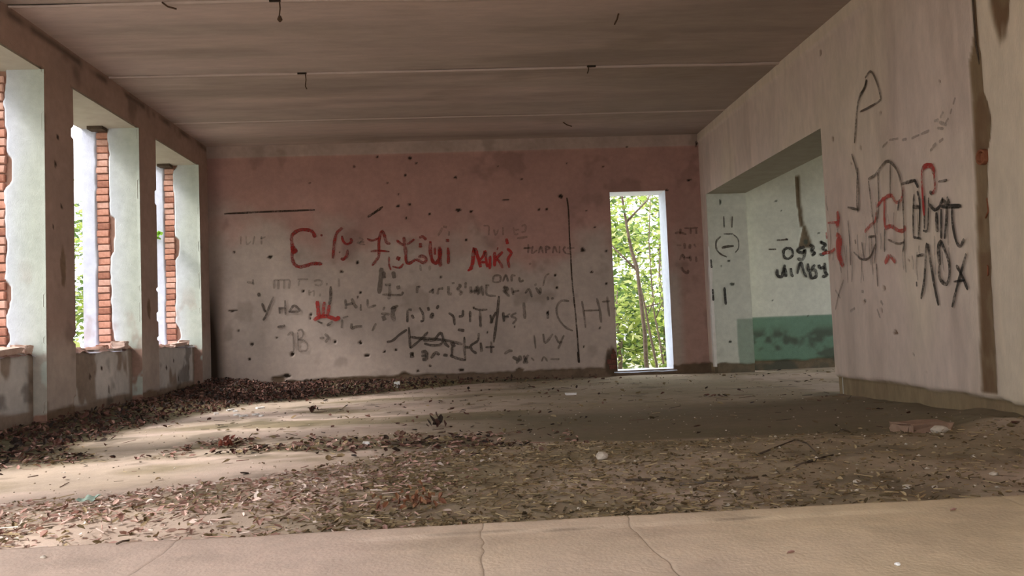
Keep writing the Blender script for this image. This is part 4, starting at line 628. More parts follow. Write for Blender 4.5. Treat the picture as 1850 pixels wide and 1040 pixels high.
def stub(x, y, dx, dy, label):
    o = tube('wire_stub', [(x, y, H + 0.005), (x + dx * 0.4, y + dy * 0.4, H - 0.03), (x + dx, y + dy, H - 0.05)], 0.007, M['wire'], None, 6)
    tag(o, label, 'wire', 'rusty wires hanging from the ceiling')
stub(1.34, 10.35, 0.12, 0.03, 'short slanting wire stub on the ceiling close to the far wall')
stub(1.40, 6.75, -0.02, 0.1, 'tiny wire stub near the top edge on the right half of the ceiling')
stub(-2.32, 6.36, 0.11, 0.0, 'flat wire stub lying against the ceiling at the top left')

# ------------------------------------------------------------------ floor
def floor_h(x, y):
    x = np.asarray(x, float); y = np.asarray(y, float)
    n = fbm(x * 0.9, y * 0.9, 301, 4)
    h = 0.016 * (n - 0.5) + 0.006 * (fbm(x * 5, y * 5, 302, 3) - 0.5)
    wl = 0.65 + 0.45 * S(6.0, 9.5, y) + 0.3 * (fbm(x * 0 + 3, y * 1.3, 303, 3) - 0.5)
    h = h + 0.09 * S(1.0, 0.0, (x + L) / wl) * S(3.9, 5.0, y) * (0.7 + 0.6 * fbm(x * 3, y * 3, 304, 3))
    wb = 1.7 * S(0.4, -2.2, x) + 0.25
    h = h + 0.07 * S(1.0, 0.0, (D - y) / wb) * S(1.9, -1.5, x) * (0.7 + 0.6 * fbm(x * 3, y * 3, 305, 3))
    h = h + bed(x, y) * 0.035 * (0.4 + 1.2 * fbm(x * 4, y * 4, 306, 3))
    h = h + (0.05 + 0.09 * S(5.7, 5.0, y)) * S(0.7, 0.0, R - x) * S(7.2, 6.4, y) * S(3, 5, y) * fbm(x * 3, y * 3, 308, 3) * (x < R + 0.1)
    return h
def bed(x, y):      # litter bed that lies behind the ledge
    far = np.interp(x, [-3.5, -2.2, -1.4, -0.9, -0.4, 0.5, 1.6, 3.4], [3.6, 3.7, 3.85, 4.15, 4.6, 4.8, 4.7, 4.7]) + 0.5 * (fbm(np.asarray(x) * 1.6, np.asarray(y) * 1.6, 307, 3) - 0.5)
    return S(0.25, -0.25, y - far)
def drift(x, y):
    wl = 0.62 + 0.5 * S(6.0, 9.5, y) + 0.3 * (fbm(np.asarray(x) * 0 + 3, np.asarray(y) * 1.3, 303, 3) - 0.5)
    a = S(1.15, 0.75, (x + L) / wl) * S(4.2, 5.0, y)
    wb = 1.75 * S(0.4, -2.2, x) + 0.28
    return np.maximum(a, S(1.1, 0.8, (D - y) / wb) * S(2.6, -0.5, x))
def streak(x, y):      # belt of crumbs and leaf bits that crosses the pale floor behind the litter bed
    c = np.interp(x, [-3.2, -2.2, -1.4, -0.6, 0.4], [5.35, 5.55, 5.5, 5.3, 5.2]) + 0.25 * (fbm(np.asarray(x) * 1.5, np.asarray(y) * 0.5, 331, 3) - 0.5)
    return S(0.55, 0.2, np.abs(y - c)) * S(0.9, 0.0, x) * S(0.30, 0.5, fbm(np.asarray(x) * 2.3, np.asarray(y) * 3.0, 332, 3))
def floor_mask(U, V):
    n = fbm(U * 1.3, V * 1.3, 311, 4)
    bd = bed(U, V); dr = drift(U, V)
    soil = np.maximum(0.55 * bd * S(0.25, 0.6, n + 0.1) * (0.3 + 0.7 * S(-1.2, 0.2, U)), dr)
    soil = np.maximum(soil, 0.75 * streak(U, V))
    soil = np.maximum(soil, 0.75 * S(0.50, 0.62, fbm(U * 0.8, V * 1.9, 312, 4)) * S(0.3, 0.6, n))
    far = S(-0.1, 0.1, V - (5.15 - 0.12 * U + 0.4 * (fbm(U, V, 5, 3) - 0.5))) * S(-0.6, 0.6, U + 0.8 * (n - 0.5)) * S(7.3, 6.5, V)  # darker band across the middle of the floor, right half
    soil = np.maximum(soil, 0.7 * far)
    soil = np.maximum(soil, (0.5 + 0.35 * n) * S(-0.6, 1.2, U) * S(5.8, 7.0, V) * (1 - 0.5 * S(3.2, 3.6, U)))
    dirt = np.maximum(0.75 * dr * S(0.3, 0.55, n), 0.4 * S(0.6, 0.72, fbm(U * 3, V * 3, 313, 4)))
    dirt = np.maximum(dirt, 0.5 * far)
    dirt = np.maximum(dirt, 0.35 * streak(U, V))
    return soil, dirt, S(0.4, 0.65, fbm(U * 0.9, V * 1.8, 315, 3))
us = seg_axis(-L - 0.14, ALC_X1 + 0.05, 0.03, []); vs = seg_axis(2.1, D + 0.05, 0.03, [])
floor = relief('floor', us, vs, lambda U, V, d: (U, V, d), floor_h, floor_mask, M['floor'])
tag(floor, 'dusty concrete floor strewn with dirt and dry leaves', kind='structure')

# raised concrete ledge the photograph is taken over, its screed broken into panels by cracks
ledge = box('floor_ledge', (-L - 0.12, R + 0.05, FRONT - 1.3, LEDGE_Y - 0.012, -0.1, LEDGE_Z - 0.008), M['ledgebase']); tag(ledge, 'raised concrete ledge at the bottom with a straight front edge', kind='structure')
def crack(y, x0, k): return x0 + 0.05 * (fbm(np.asarray(y) * 2.5, np.asarray(y) * 0, 400 + k, 4) - 0.5) + 0.02 * (fbm(np.asarray(y) * 12, np.asarray(y) * 0, 410 + k, 3) - 0.5)
cr = [(-3.63, 0), (-1.75, 1), (-0.77, 2), (0.012, 3), (0.41, 4), (1.45, 5), (3.42, 6)]
for k in range(len(cr) - 1):
    (xa, ka), (xb, kb) = cr[k], cr[k + 1]
    ys_ = np.concatenate([np.linspace(-2.0, 1.2, 10)[:-1], np.arange(1.2, LEDGE_Y - 0.001, 0.015), [LEDGE_Y]]); ns = max(10, int((xb - xa) / 0.02))
    ts = np.concatenate([[0, 0.004], np.linspace(0.012, 0.988, ns), [0.996, 1]])
    YY, TT = np.meshgrid(ys_, ts, indexing='ij')
    wid = 0.0003
    A = crack(YY, xa, ka) + (wid if k else 0); B = crack(YY, xb, kb) - (wid if k < len(cr) - 2 else 0)
    XX = A + (B - A) * TT
    edge = np.minimum(TT, 1 - TT) * (B - A)
    fe = LEDGE_Y - YY
    wob = 0.012 * (fbm(XX * 5, XX * 0, 420, 4) - 0.5) + 0.006 * (fbm(XX * 25, XX * 0, 421, 3) - 0.5)
    YO = YY + wob * S(0.1, 0.0, fe)
    strip = 0.105 + 0.05 * (fbm(XX * 2.2, XX * 0, 422, 3) - 0.5)
    step = S(-0.004, 0.004, fe - strip) * S(0.45, 0.55, fbm(XX * 1.5, YY * 0, 423, 3))
    ZZ = LEDGE_Z - 0.006 * S(0.012, 0.0, fe) - 0.0012 * S(0.003, 0.0, edge) - 0.004 * step * S(0.14, 0.02, fe - strip) + 0.004 * (fbm(XX * 3, YY * 3, 424, 3) - 0.5)
    Vv = np.stack([XX, YO, ZZ], -1).reshape(-1, 3)
    nn_ = len(ts)
    dirt = np.maximum(0.6 * S(0.008, 0.0, np.abs(fe - strip)) * S(0.45, 0.6, fbm(XX * 1.5, YY * 0, 423, 3)), 0.16 * S(0.55, 0.75, fbm(XX * 6, YY * 6, 425, 4)))
    dirt = np.maximum(dirt, 0.25 * S(0.004, 0.0, edge) * S(0.3, 0.6, fbm(YY * 6, YY * 0, 426, 3)))
    Cc = np.stack([0 * dirt + 0.08 * S(0.6, 0.75, fbm(XX * 2, YY * 2, 427, 4)), dirt, np.clip(S(-0.6, 1.4, XX + 1.2 * (fbm(XX * 1.5, YY * 1.5, 428, 3) - 0.5)), 0, 1)], -1).reshape(-1, 3)  # tan growing to the right paints the warm interior light into the screed
    i_, j_ = np.meshgrid(np.arange(len(ys_) - 1), np.arange(nn_ - 1), indexing='ij')
    q = np.stack([i_ * nn_ + j_, i_ * nn_ + j_ + 1, (i_ + 1) * nn_ + j_ + 1, (i_ + 1) * nn_ + j_], -1).reshape(-1, 4)
    # front face going down
    base = len(Vv); fr = Vv[(len(ys_) - 1) * nn_:].copy(); fr[:, 2] = -0.05; fr[:, 1] -= 0.01
    Vv = np.vstack([Vv, fr]); Cc = np.vstack([Cc, Cc[-nn_:]])
    jj = np.arange(nn_ - 1); top = (len(ys_) - 1) * nn_
    q = np.vstack([q, np.stack([top + jj, top + jj + 1, base + jj + 1, base + jj], 1)])
    mesh_obj('screed_panel', Vv, q, M['screed'], ledge, smooth=True, colour=Cc)

# ------------------------------------------------------------------ litter: leaves, twigs and grit nobody could count
PAL_DARK = [(0.065, 0.030, 0.022), (0.10, 0.042, 0.031), (0.04, 0.025, 0.018), (0.12, 0.055, 0.04), (0.03, 0.02, 0.016), (0.17, 0.09, 0.065)]
PAL_RED = [(0.40, 0.235, 0.19), (0.50, 0.33, 0.27), (0.33, 0.185, 0.145), (0.56, 0.42, 0.35), (0.42, 0.28, 0.225), (0.62, 0.50, 0.43), (0.24, 0.145, 0.11)]
PAL_TAN = [(0.21, 0.15, 0.078), (0.29, 0.21, 0.115), (0.135, 0.096, 0.048), (0.37, 0.28, 0.16), (0.085, 0.06, 0.032), (0.19, 0.125, 0.062)]

def leaf_verts(size, curl, r):
    l = size; wd = size * r.uniform(0.38, 0.6)
    v = np.array([(-l / 2, 0, 0), (-l * 0.18, wd / 2, curl * r.uniform(0.3, 1.2)), (l * 0.22, wd * 0.42, curl * r.uniform(0.3, 1.3)), (l / 2, 0, curl * 0.6), (l * 0.22, -wd * 0.42, curl * r.uniform(0.2, 1.2)), (-l * 0.18, -wd / 2, curl * r.uniform(0.2, 1.2)), (-l * 0.18, 0, 0.0), (l * 0.22, 0, 0.0)])
    f = [(0, 6, 1), (1, 6, 7, 2), (2, 7, 3), (3, 7, 4), (4, 7, 6, 5), (5, 6, 0)]
    return v, f

def litter(name, n, sample, size, pal, label, twig=0.25, tilt=0.5, lift=0.012, seed=0):
    r = np.random.default_rng(seed)
    V, F, Cc = [], [], []; base = 0
    for _ in range(n):
        p = sample(r)
        if p is None: continue
        x, y = p; z = float(floor_h(x, y))
        s = r.uniform(*size); c = np.array(pal[r.integers(len(pal))]) * r.uniform(0.75, 1.3)
        a, b_, g = r.normal(0, tilt * 0.5), r.normal(0, tilt * 0.5), r.uniform(0, 2 * math.pi)
        if r.random() < twig:
            ll = s * r.uniform(0.9, 2.8); t_ = r.uniform(0.001, 0.0026)
            v = np.array([(-ll / 2, -t_, 0), (-ll / 2, t_, 0), (-ll / 2, 0, t_ * 1.6), (ll / 2, -t_, 0), (ll / 2, t_, 0), (ll / 2, 0, t_ * 1.6)])
            f = [(0, 1, 4, 3), (1, 2, 5, 4), (2, 0, 3, 5)]; a *= 0.15; b_ *= 0.2
        else:
            v, f = leaf_verts(s, s * r.uniform(0.02, 0.3), r)
        ca, sa, cb, sb, cg, sg = math.cos(a), math.sin(a), math.cos(b_), math.sin(b_), math.cos(g), math.sin(g)
        Rx = np.array([[1, 0, 0], [0, ca, -sa], [0, sa, ca]]); Ry = np.array([[cb, 0, sb], [0, 1, 0], [-sb, 0, cb]]); Rz = np.array([[cg, -sg, 0], [sg, cg, 0], [0, 0, 1]])
        v = v @ (Rz @ Ry @ Rx).T
        v[:, 2] += z - v[:, 2].min() * 0.6 + r.uniform(0.0, lift)
        v[:, 0] += x; v[:, 1] += y
        V.append(v); F += [tuple(q + base for q in ff_) for ff_ in f]; base += len(v); Cc.append(np.repeat(c[None], len(v), 0))
    o = mesh_obj(name, np.vstack(V), F, M['litterc'], None, colour=np.vstack(Cc))
    tag(o, label, 'leaf litter', kind='stuff'); return o

def s_drift(r):
    for _ in range(40):
        if r.random() < 0.5: x, y = r.uniform(-L + 0.05, -1.9), r.uniform(4.2, D - 0.06)
        else: x, y = r.uniform(-L + 0.05, 1.9), r.uniform(9.2, D - 0.06)
        if r.random() < drift(x, y) * (0.6 + 0.4 * (x < -0.5)): return x, y
def s_bed_left(r):
    for _ in range(40):
        x = r.uniform(-3.3, 0.1); y = 2.75 + 2.3 * r.random() ** 1.5
        if r.random() < bed(x, y) * S(0.15, -0.5, x) * (0.3 if (x > -1.6 and y < 3.22) else 1): return x, y
def s_bed_right(r):
    for _ in range(40):
        x = r.uniform(-1.1, 3.3); y = 2.75 + 2.4 * r.random() ** 1.4
        if r.random() < bed(x, y) * S(-1.1, -0.3, x) * (0.35 + 0.65 * S(2.0, 0.3, x)): return x, y
def s_thin(r):
    x, y = r.uniform(-3.0, 5.5), r.uniform(4.3, 11.0)
    if x > R - 0.05 and y < OPEN[0] + 0.1: return None
    if r.random() < 0.35 + 0.65 * S(0.45, 0.65, float(fbm(x * 0.8, y * 1.6, 333, 3))): return x, y
    return None
litter('leaf_litter', 8500, s_drift, (0.022, 0.062), PAL_DARK, 'dark brown drift of dead leaves along the window wall and far left corner', 0.12, 1.1, 0.05, 1)
litter('leaf_litter', 6200, s_bed_left, (0.010, 0.042), PAL_RED + PAL_TAN[:3], 'reddish leaf litter behind the ledge on the left', 0.25, 0.6, 0.02, 2)
litter('leaf_litter', 7500, s_bed_right, (0.008, 0.034), PAL_TAN, 'tan bed of leaf crumbs and straw behind the ledge, middle and right', 0.4, 0.5, 0.015, 3)
def s_streak(r):
    for _ in range(40):
        x, y = r.uniform(-3.1, 0.9), r.uniform(4.6, 6.2)
        if r.random() < streak(x, y): return x, y
litter('leaf_litter', 1300, s_streak, (0.015, 0.06), PAL_DARK + PAL_RED[:3] + PAL_TAN[:3], 'belt of scattered leaf bits crossing the pale floor on the left', 0.25, 0.7, 0.02, 8)
litter('leaf_litter', 1500, s_thin, (0.02, 0.07), PAL_DARK + PAL_TAN, 'thin scatter of leaf bits over the open floor', 0.4, 0.5, 0.01, 4)

def grit(name, n, sample, size, pal, label, seed):
    r = np.random.default_rng(seed); V, F, Cc = [], [], []; base = 0
    oc = np.array([(1, 0, 0), (-1, 0, 0), (0, 1, 0), (0, -1, 0), (0, 0, 1), (0, 0, -1)], float)
    of = [(0, 2, 4), (2, 1, 4), (1, 3, 4), (3, 0, 4), (2, 0, 5), (1, 2, 5), (3, 1, 5), (0, 3, 5)]
    for _ in range(n):
        p = sample(r)
        if p is None: continue
        s = r.uniform(*size); v = oc * s * r.uniform(0.5, 1.0, (6, 1)) * np.array([1, 1, 0.6])
        g = r.uniform(0, 6.28); v = v @ np.array([[math.cos(g), math.sin(g), 0], [-math.sin(g), math.cos(g), 0], [0, 0, 1]])
        v += (p[0], p[1], float(floor_h(*p)) + s * 0.2)
        V.append(v); F += [tuple(q + base for q in t_) for t_ in of]; base += 6
        Cc.append(np.repeat((np.array(pal[r.integers(len(pal))]) * r.uniform(0.8, 1.2))[None], 6, 0))
    o = mesh_obj(name, np.vstack(V), F, M['litterc'], None, colour=np.vstack(Cc)); tag(o, label, 'grit', kind='stuff')
def s_grit(r):
    y = 2.7 + 8.3 * r.random() ** 2.2; x = r.uniform(-3.2, 3.3)
    return x, y
grit('grit', 2600, s_grit, (0.003, 0.011), [(0.45, 0.36, 0.27), (0.25, 0.18, 0.12), (0.6, 0.52, 0.43), (0.12, 0.09, 0.06)], 'fine grit and plaster crumbs over the floor', 9)

def s_fleck(r):
    for _ in range(30):
        x = r.uniform(-0.6, 3.2); y = 2.95 + 1.9 * r.random() ** 1.8
        if r.random() < 0.3 + 0.7 * S(0.3, 1.4, x): return x, y
grit('grit', 130, s_fleck, (0.006, 0.015), [(0.55, 0.47, 0.38), (0.66, 0.58, 0.49), (0.42, 0.34, 0.26)], 'pale plaster flecks in the dirt behind the right half of the ledge', 12)

# ------------------------------------------------------------------ single things on the floor
def rock(name, loc, size, m, seed, label, cat, group=None, flat=0.6, sharp=False, rz=0.0):
    r = random.Random(seed); bm = bmesh.new()
    if sharp:
        bmesh.ops.create_cube(bm, size=1.6); bmesh.ops.bevel(bm, geom=list(bm.edges), offset=0.12, segments=1, affect='EDGES')
        bmesh.ops.subdivide_edges(bm, edges=list(bm.edges), cuts=2)
    else: bmesh.ops.create_icosphere(bm, subdivisions=2, radius=1)
    for v in bm.verts:
        k = 1 + r.uniform(-0.13, 0.13); v.co = Vector((v.co.x * size[0] / 2 * k, v.co.y * size[1] / 2 * k, v.co.z * size[2] / 2 * k))
    me = bpy.data.meshes.new(name); bm.to_mesh(me); bm.free(); me.materials.append(m)
    o = link(bpy.data.objects.new(name, me)); zmin = min(v.co.z for v in me.vertices)
    z = loc[2] if len(loc) > 2 else float(floor_h(loc[0], loc[1]))
    o.location = (loc[0], loc[1], z - zmin * 0.85); o.rotation_euler = (r.uniform(-0.06, 0.06), r.uniform(-0.06, 0.06), rz)
    return tag(o, label, cat, group)
rock('stone', (0.656, 4.10), (0.062, 0.055, 0.045), M['stone'], 1, 'rounded pale stone lying alone in the middle of the dirt floor', 'stone')
rock('plaster_chunk', (-0.69, 5.33), (0.055, 0.045, 0.032), M['white'], 2, 'brightest small white chunk on the middle of the floor', 'plaster chunk', sharp=True)
rock('plaster_chunk', (-0.60, 5.33), (0.045, 0.04, 0.028), M['stone'], 3, 'dull pale chunk just right of the brightest white chunk', 'plaster chunk', sharp=True)
rock('plaster_chunk', (-0.94, 10.5), (0.09, 0.06, 0.10), M['white'], 4, 'white chunk sitting upright on the leaf drift at the far wall', 'plaster chunk', sharp=True)
rock('plaster_chunk', (1.06, 8.48), (0.14, 0.07, 0.03), M['white'], 5, 'flat pale flake on the far floor left of the doorway', 'plaster chunk', sharp=True)
rock('broken_slab', (2.66, 4.66, -0.02), (0.36, 0.24, 0.12), M['redslab'], 6, 'reddish broken slab half buried near the right wall', 'slab', sharp=True, rz=0.15)
rock('stone', (2.64, 4.44), (0.10, 0.07, 0.05), M['stone'], 7, 'pale lump in front of the reddish broken slab', 'stone')
for k, (x, y, s, lb) in enumerate([(1.02, 3.155, 0.05, 'pale stone at the ledge edge right of the middle'), (1.225, 3.09, 0.045, 'pale stone at the ledge edge, second in the row to the right'), (1.71, 3.12, 0.06, 'pale stone at the ledge edge, below the right end of the scrawled wall'),
                                   (2.12, 3.2, 0.055, 'pale stone near the ledge at the far right end of the row'), (1.565, 3.24, 0.05, 'pale flat stone lying a little behind the edge row'), (1.81, 3.1, 0.04, 'grey pebble between two pale stones at the ledge edge')]):
    rock('stone', (x, y), (s * 0.65, s * 0.5, s * 0.32), M['stone'], 30 + k, lb, 'stone', 'pale stones along the ledge')
for k in range(9):
    x, y = -2.25 + rnd.uniform(-0.28, 0.38), 8.0 + rnd.uniform(-0.4, 0.5)
    rock('plaster_chip', (x, y), (rnd.uniform(0.04, 0.11), rnd.uniform(0.03, 0.07), 0.02), M['white'], 50 + k, 'small white plaster chip in the pale patch beside the leaf drift', 'plaster chip', 'white plaster chips by the leaf drift', sharp=True, rz=rnd.uniform(0, 3))
rock('pebble', (0.865, 1.636, LEDGE_Z), (0.012, 0.011, 0.008), M['white'], 70, 'tiny white pebble on the ledge at the bottom right', 'pebble')
rock('pebble', (-1.065, 2.07, LEDGE_Z), (0.016, 0.013, 0.009), M['stone'], 71, 'tiny pale pebble on the ledge at the bottom left', 'pebble')
def stick(name, pts, r0, r1, m, label, cat='stick', n=6):
    pts = [(x, y, (z if z is not None else float(floor_h(x, y)) + r0)) for x, y, z in pts]
    o = tube(name, pts, list(np.linspace(r0, r1, len(pts))), m, None, n); return tag(o, label, cat)
stick('stick', [(-0.925, 2.155, LEDGE_Z + 0.006), (-0.917, 2.172, LEDGE_Z + 0.008), (-0.908, 2.19, LEDGE_Z + 0.005)], 0.003, 0.0025, M['timber'], 'short dark stick lying on the ledge at the left')
stick('twig', [(1.42, 4.0, None), (1.6, 4.2, None), (1.79, 4.40, None)], 0.006, 0.003, M['timber'], 'dark twig rising to a bend, right of the pale stone', 'twig')
stick('twig', [(1.80, 4.40, None), (1.79, 4.25, None), (1.76, 4.08, None)], 0.005, 0.003, M['timber'], 'short dark twig meeting the bent one at its tip', 'twig')
stick('twig', [(1.46, 3.61, None), (1.6, 3.75, None), (1.66, 3.82, None), (1.785, 3.93, None)], 0.007, 0.004, M['timber'], 'crooked dark twig in front of the bent one', 'twig')
stick('twig', [(0.87, 3.39, None), (1.05, 3.42, None), (1.23, 3.455, None)], 0.007, 0.004, M['bark'], 'long straight twig lying along the litter bed', 'twig')
stick('twig', [(0.66, 3.50, None), (0.78, 3.505, None), (0.88, 3.51, None)], 0.006, 0.006, M['timber'], 'short dark twig left of the long straight one', 'twig')
stick('twig', [(-0.52, 5.27, None), (-0.41, 5.285, None), (-0.30, 5.29, None)], 0.012, 0.009, M['timber'], 'thick black twig right of the two white chunks', 'twig')
def clump(x, y, n, spread, size, pal, label, seed):
    r = np.random.default_rng(seed); V, F, Cc = [], [], []; base = 0; z0_ = float(floor_h(x, y))
    for _ in range(n):
        v, f = leaf_verts(r.uniform(*size), 0.012, r); R3 = np.linalg.qr(r.normal(size=(3, 3)))[0]; v = v @ R3.T
        px, py = r.normal(0, spread, 2); v += (x + px, y + py, z0_ + 0.015 + abs(r.normal(0, spread * 0.55)) - v[:, 2].min() * 0.4)
        V.append(v); F += [tuple(q + base for q in t_) for t_ in f]; base += 8; Cc.append(np.repeat((np.array(pal[r.integers(len(pal))]) * r.uniform(0.8, 1.2))[None], 8, 0))
    o = mesh_obj('leaf_clump', np.vstack(V), F, M['litterc'], None, colour=np.vstack(Cc)); return tag(o, label, 'leaf clump', kind='stuff')
clump(-1.65, 5.55, 16, 0.03, (0.04, 0.07), [(0.17, 0.05, 0.035), (0.22, 0.07, 0.045)], 'small dark red leaf clump standing alone on the pale floor', 1)
clump(-0.27, 6.13, 14, 0.05, (0.05, 0.09), PAL_DARK, 'dark brown leaf clump on the middle of the floor', 2)
clump(-1.5, 7.8, 10, 0.035, (0.05, 0.08), PAL_DARK, 'dark leaf clump near the leaf drift on the left', 3)
clump(-0.233, 3.19, 40, 0.05, (0.02, 0.04), [(0.24, 0.10, 0.05), (0.19, 0.08, 0.045), (0.3, 0.15, 0.08)], 'rust brown clump at the ledge edge left of the middle', 4)
# a crumpled teal scrap
v = []; f = []
for i in range(9):
    for j in range(6):
        v.append((-1.70 + i * 0.009 + 0.004 * math.sin(j * 2.1), 3.55 + j * 0.022 + 0.005 * math.cos(i * 1.7), float(floor_h(-1.66, 3.6)) + 0.03 + 0.006 * math.sin(i * 1.3 + j * 1.1) + 0.005 * rnd.random()))
for i in range(8):
    for j in range(5): f.append((i * 6 + j, (i + 1) * 6 + j, (i + 1) * 6 + j + 1, i * 6 + j + 1))
tag(mesh_obj('rag', v, f, M['cloth'], None, smooth=True), 'crumpled teal scrap among the leaves at the left', 'rag')

# the largest dry leaves, one by one
r = np.random.default_rng(77)
LEAF_ME = []
for k in range(10):
    v, f = leaf_verts(1.0, 0.22, r); c = np.array((PAL_RED + [(0.62, 0.53, 0.46)])[k % 8]) * r.uniform(0.9, 1.2)
    me = bpy.data.meshes.new('dry_leaf'); me.from_pydata(v.tolist(), [], f)
    at = me.color_attributes.new('mask', 'FLOAT_COLOR', 'POINT'); at.data.foreach_set('color', np.tile(np.array([*c, 1], np.float32), 8)); me.materials.append(M['litterc']); LEAF_ME.append(me)
cnt = 0
while cnt < 85:
    x = r.uniform(-2.6, -0.6); y = r.uniform(3.0, 3.95)
    if x < -0.64 * y - 0.1 or r.random() > bed(x, y) * S(-0.3, -1.5, x): continue
    o = link(bpy.data.objects.new('dry_leaf', LEAF_ME[r.integers(10)])); s = r.uniform(0.03, 0.058)
    o.scale = (s, s, s); o.location = (x, y, float(floor_h(x, y)) + 0.018); o.rotation_euler = (r.normal(0, 0.3), r.normal(0, 0.3), r.uniform(0, 6.28))
    tag(o, 'large curled dry leaf in the reddish litter behind the left part of the ledge', 'leaf', 'large dry leaves behind the ledge'); cnt += 1
for (x, y, lb) in [(0.69, 1.757, 'small dark leaf on the ledge at the bottom right'), (1.243, 2.05, 'small brown leaf on the ledge near its edge at the right')]:
    o = link(bpy.data.objects.new('dry_leaf', LEAF_ME[2])); o.scale = (0.022,) * 3; o.location = (x, y, LEDGE_Z + 0.003); o.rotation_euler = (0, 0, 0.2); tag(o, lb, 'leaf')

# broken bricks and mortar lumps on the window sills
def sill_rock(name, u, y, size, m, seed, label, cat, rz=0):
    return rock(name, (-L - u, y, SILL - 0.005), size, m, seed, label, cat, None, sharp=True, rz=rz)
sill_rock('mortar_slab', 0.17, 6.55, (0.20, 0.55, 0.06), M['pinkmortar'], 81, 'pinkish broken mortar slab on the sill of the window at the left edge', 'mortar slab', 0.1)
sill_rock('broken_brick', 0.16, 6.84, (0.16, 0.13, 0.09), M['pinkmortar'], 82, 'pale brick end against the reveal on the left edge sill', 'brick')
sill_rock('mortar_lump', 0.2, 6.3, (0.2, 0.24, 0.05), M['pinkmortar'], 87, 'low mortar lump nearest the viewer on the left edge sill', 'mortar lump', 0.5)
sill_rock('mortar_lump', 0.16, 8.72, (0.18, 0.26, 0.10), M['pinkmortar'], 83, 'largest pinkish mortar lump on the middle window sill', 'mortar lump', 0.2)
sill_rock('broken_brick', 0.2, 8.4, (0.12, 0.22, 0.06), M['brick_b'], 84, 'broken brick lying on the middle window sill', 'brick', 0.3)
sill_rock('mortar_lump', 0.15, 10.35, (0.16, 0.5, 0.05), M['pinkmortar'], 85, 'flat mortar crust on the sill nearest the far corner', 'mortar lump')
sill_rock('mortar_lump', 0.18, 10.68, (0.16, 0.22, 0.085), M['pinkmortar'], 86, 'mortar lump at the corner end of the far window sill', 'mortar lump', 0.4)

# ------------------------------------------------------------------ outside: ground, saplings, shrubs
g = mesh_obj('ground', [(-40, -20, -0.35), (40, -20, -0.35), (40, 50, -0.35), (-40, 50, -0.35)], [(0, 1, 2, 3)], M['soil']); tag(g, 'woodland ground outside the building', kind='structure')
GREENS = [(0.22, 0.29, 0.055), (0.14, 0.205, 0.045), (0.34, 0.39, 0.10), (0.06, 0.10, 0.03), (0.45, 0.48, 0.18), (0.26, 0.32, 0.065), (0.09, 0.14, 0.035)]
WOOD = [(0.16, 0.22, 0.07), (0.12, 0.18, 0.06), (0.20, 0.26, 0.10), (0.10, 0.15, 0.06)]
def foliage(name, centres, n, spread, size, parent, seed, pal=GREENS):
    r = np.random.default_rng(seed); centres = np.array(centres, float)
    k = r.integers(len(centres), size=n)
    c = centres[k] + r.normal(0, 1, (n, 3)) * np.array(spread)
    c[:, 2] = np.maximum(c[:, 2], -0.3)
    s = r.uniform(*size, n)
    a = r.normal(0, 1, (n, 3)); a[:, 2] *= 0.45; a /= np.linalg.norm(a, axis=1)[:, None]
    b_ = np.cross(a, r.normal(0, 1, (n, 3)) + np.array([0, 0, 1.6])); b_ /= np.linalg.norm(b_, axis=1)[:, None]
    nn = np.cross(a, b_)
    s3 = s[:, None]
    V = np.stack([c - a * s3 / 2, c + b_ * s3 * 0.24 + nn * s3 * 0.05, c + a * s3 / 2, c - b_ * s3 * 0.24 + nn * s3 * 0.05], 1).reshape(-1, 3)
    idx = np.arange(n) * 4
    F = np.stack([idx, idx + 1, idx + 2, idx + 3], 1)
    cl = np.array(pal)[r.integers(len(pal), size=n)] * r.uniform(0.75, 1.25, (n, 1))
    o = mesh_obj(name, V, F, M['leafc'], parent, colour=np.repeat(cl, 4, 0)); o['kind'] = 'stuff'; return o
def sapling(name, stem, r0, branches, leaf_n, spread, size, seed, label, cat='tree', pal=GREENS, group=None):
    e = empty(name, stem[0]); tag(e, label, cat, group)
    tube('trunk', stem, list(np.linspace(r0, r0 * 0.35, len(stem))), M['bark'], e, 7)
    cs = [stem[-1], stem[-2]]
    for br in branches:
        tube('branch', br, list(np.linspace(r0 * 0.5, r0 * 0.15, len(br))), M['bark'], e, 6); cs += br[1:]
    foliage('foliage', cs, leaf_n, spread, size, e, seed, pal); return e
sapling('sapling', [(2.95, 13.1, -0.35), (2.88, 13, 0.1), (2.88, 13, 0.58), (2.80, 13, 1.67), (2.72, 13, 1.95), (2.67, 13, 2.3), (2.60, 13, 2.9), (2.5, 13, 3.8)], 0.042,
        [[(2.80, 13, 1.6), (2.5, 13.3, 2.0), (2.2, 13.5, 2.5)], [(2.66, 13, 2.4), (3.1, 13.3, 2.8), (3.3, 13.4, 3.2)], [(2.62, 13, 2.8), (2.4, 13.2, 3.3), (2.3, 13.4, 3.6)]], 260, (0.35, 0.3, 0.3), (0.08, 0.17), 5, 'thin crooked trunk standing nearest behind the doorway')
sapling('sapling', [(3.16, 13.4, -0.35), (3.12, 13.3, 0.03), (3.03, 13.3, 0.58), (2.98, 13.3, 0.95), (2.88, 13.3, 1.5), (2.78, 13.3, 1.9), (2.7, 13.3, 2.6)], 0.026,
        [[(3.0, 13.3, 0.85), (3.13, 13.3, 1.1), (3.12, 13.3, 1.35)], [(2.97, 13.3, 1.0), (3.22, 13.3, 1.05), (3.24, 13.3, 1.2)]], 160, (0.3, 0.3, 0.3), (0.07, 0.14), 6, 'thin leaning stem with twigs right of the crooked trunk')
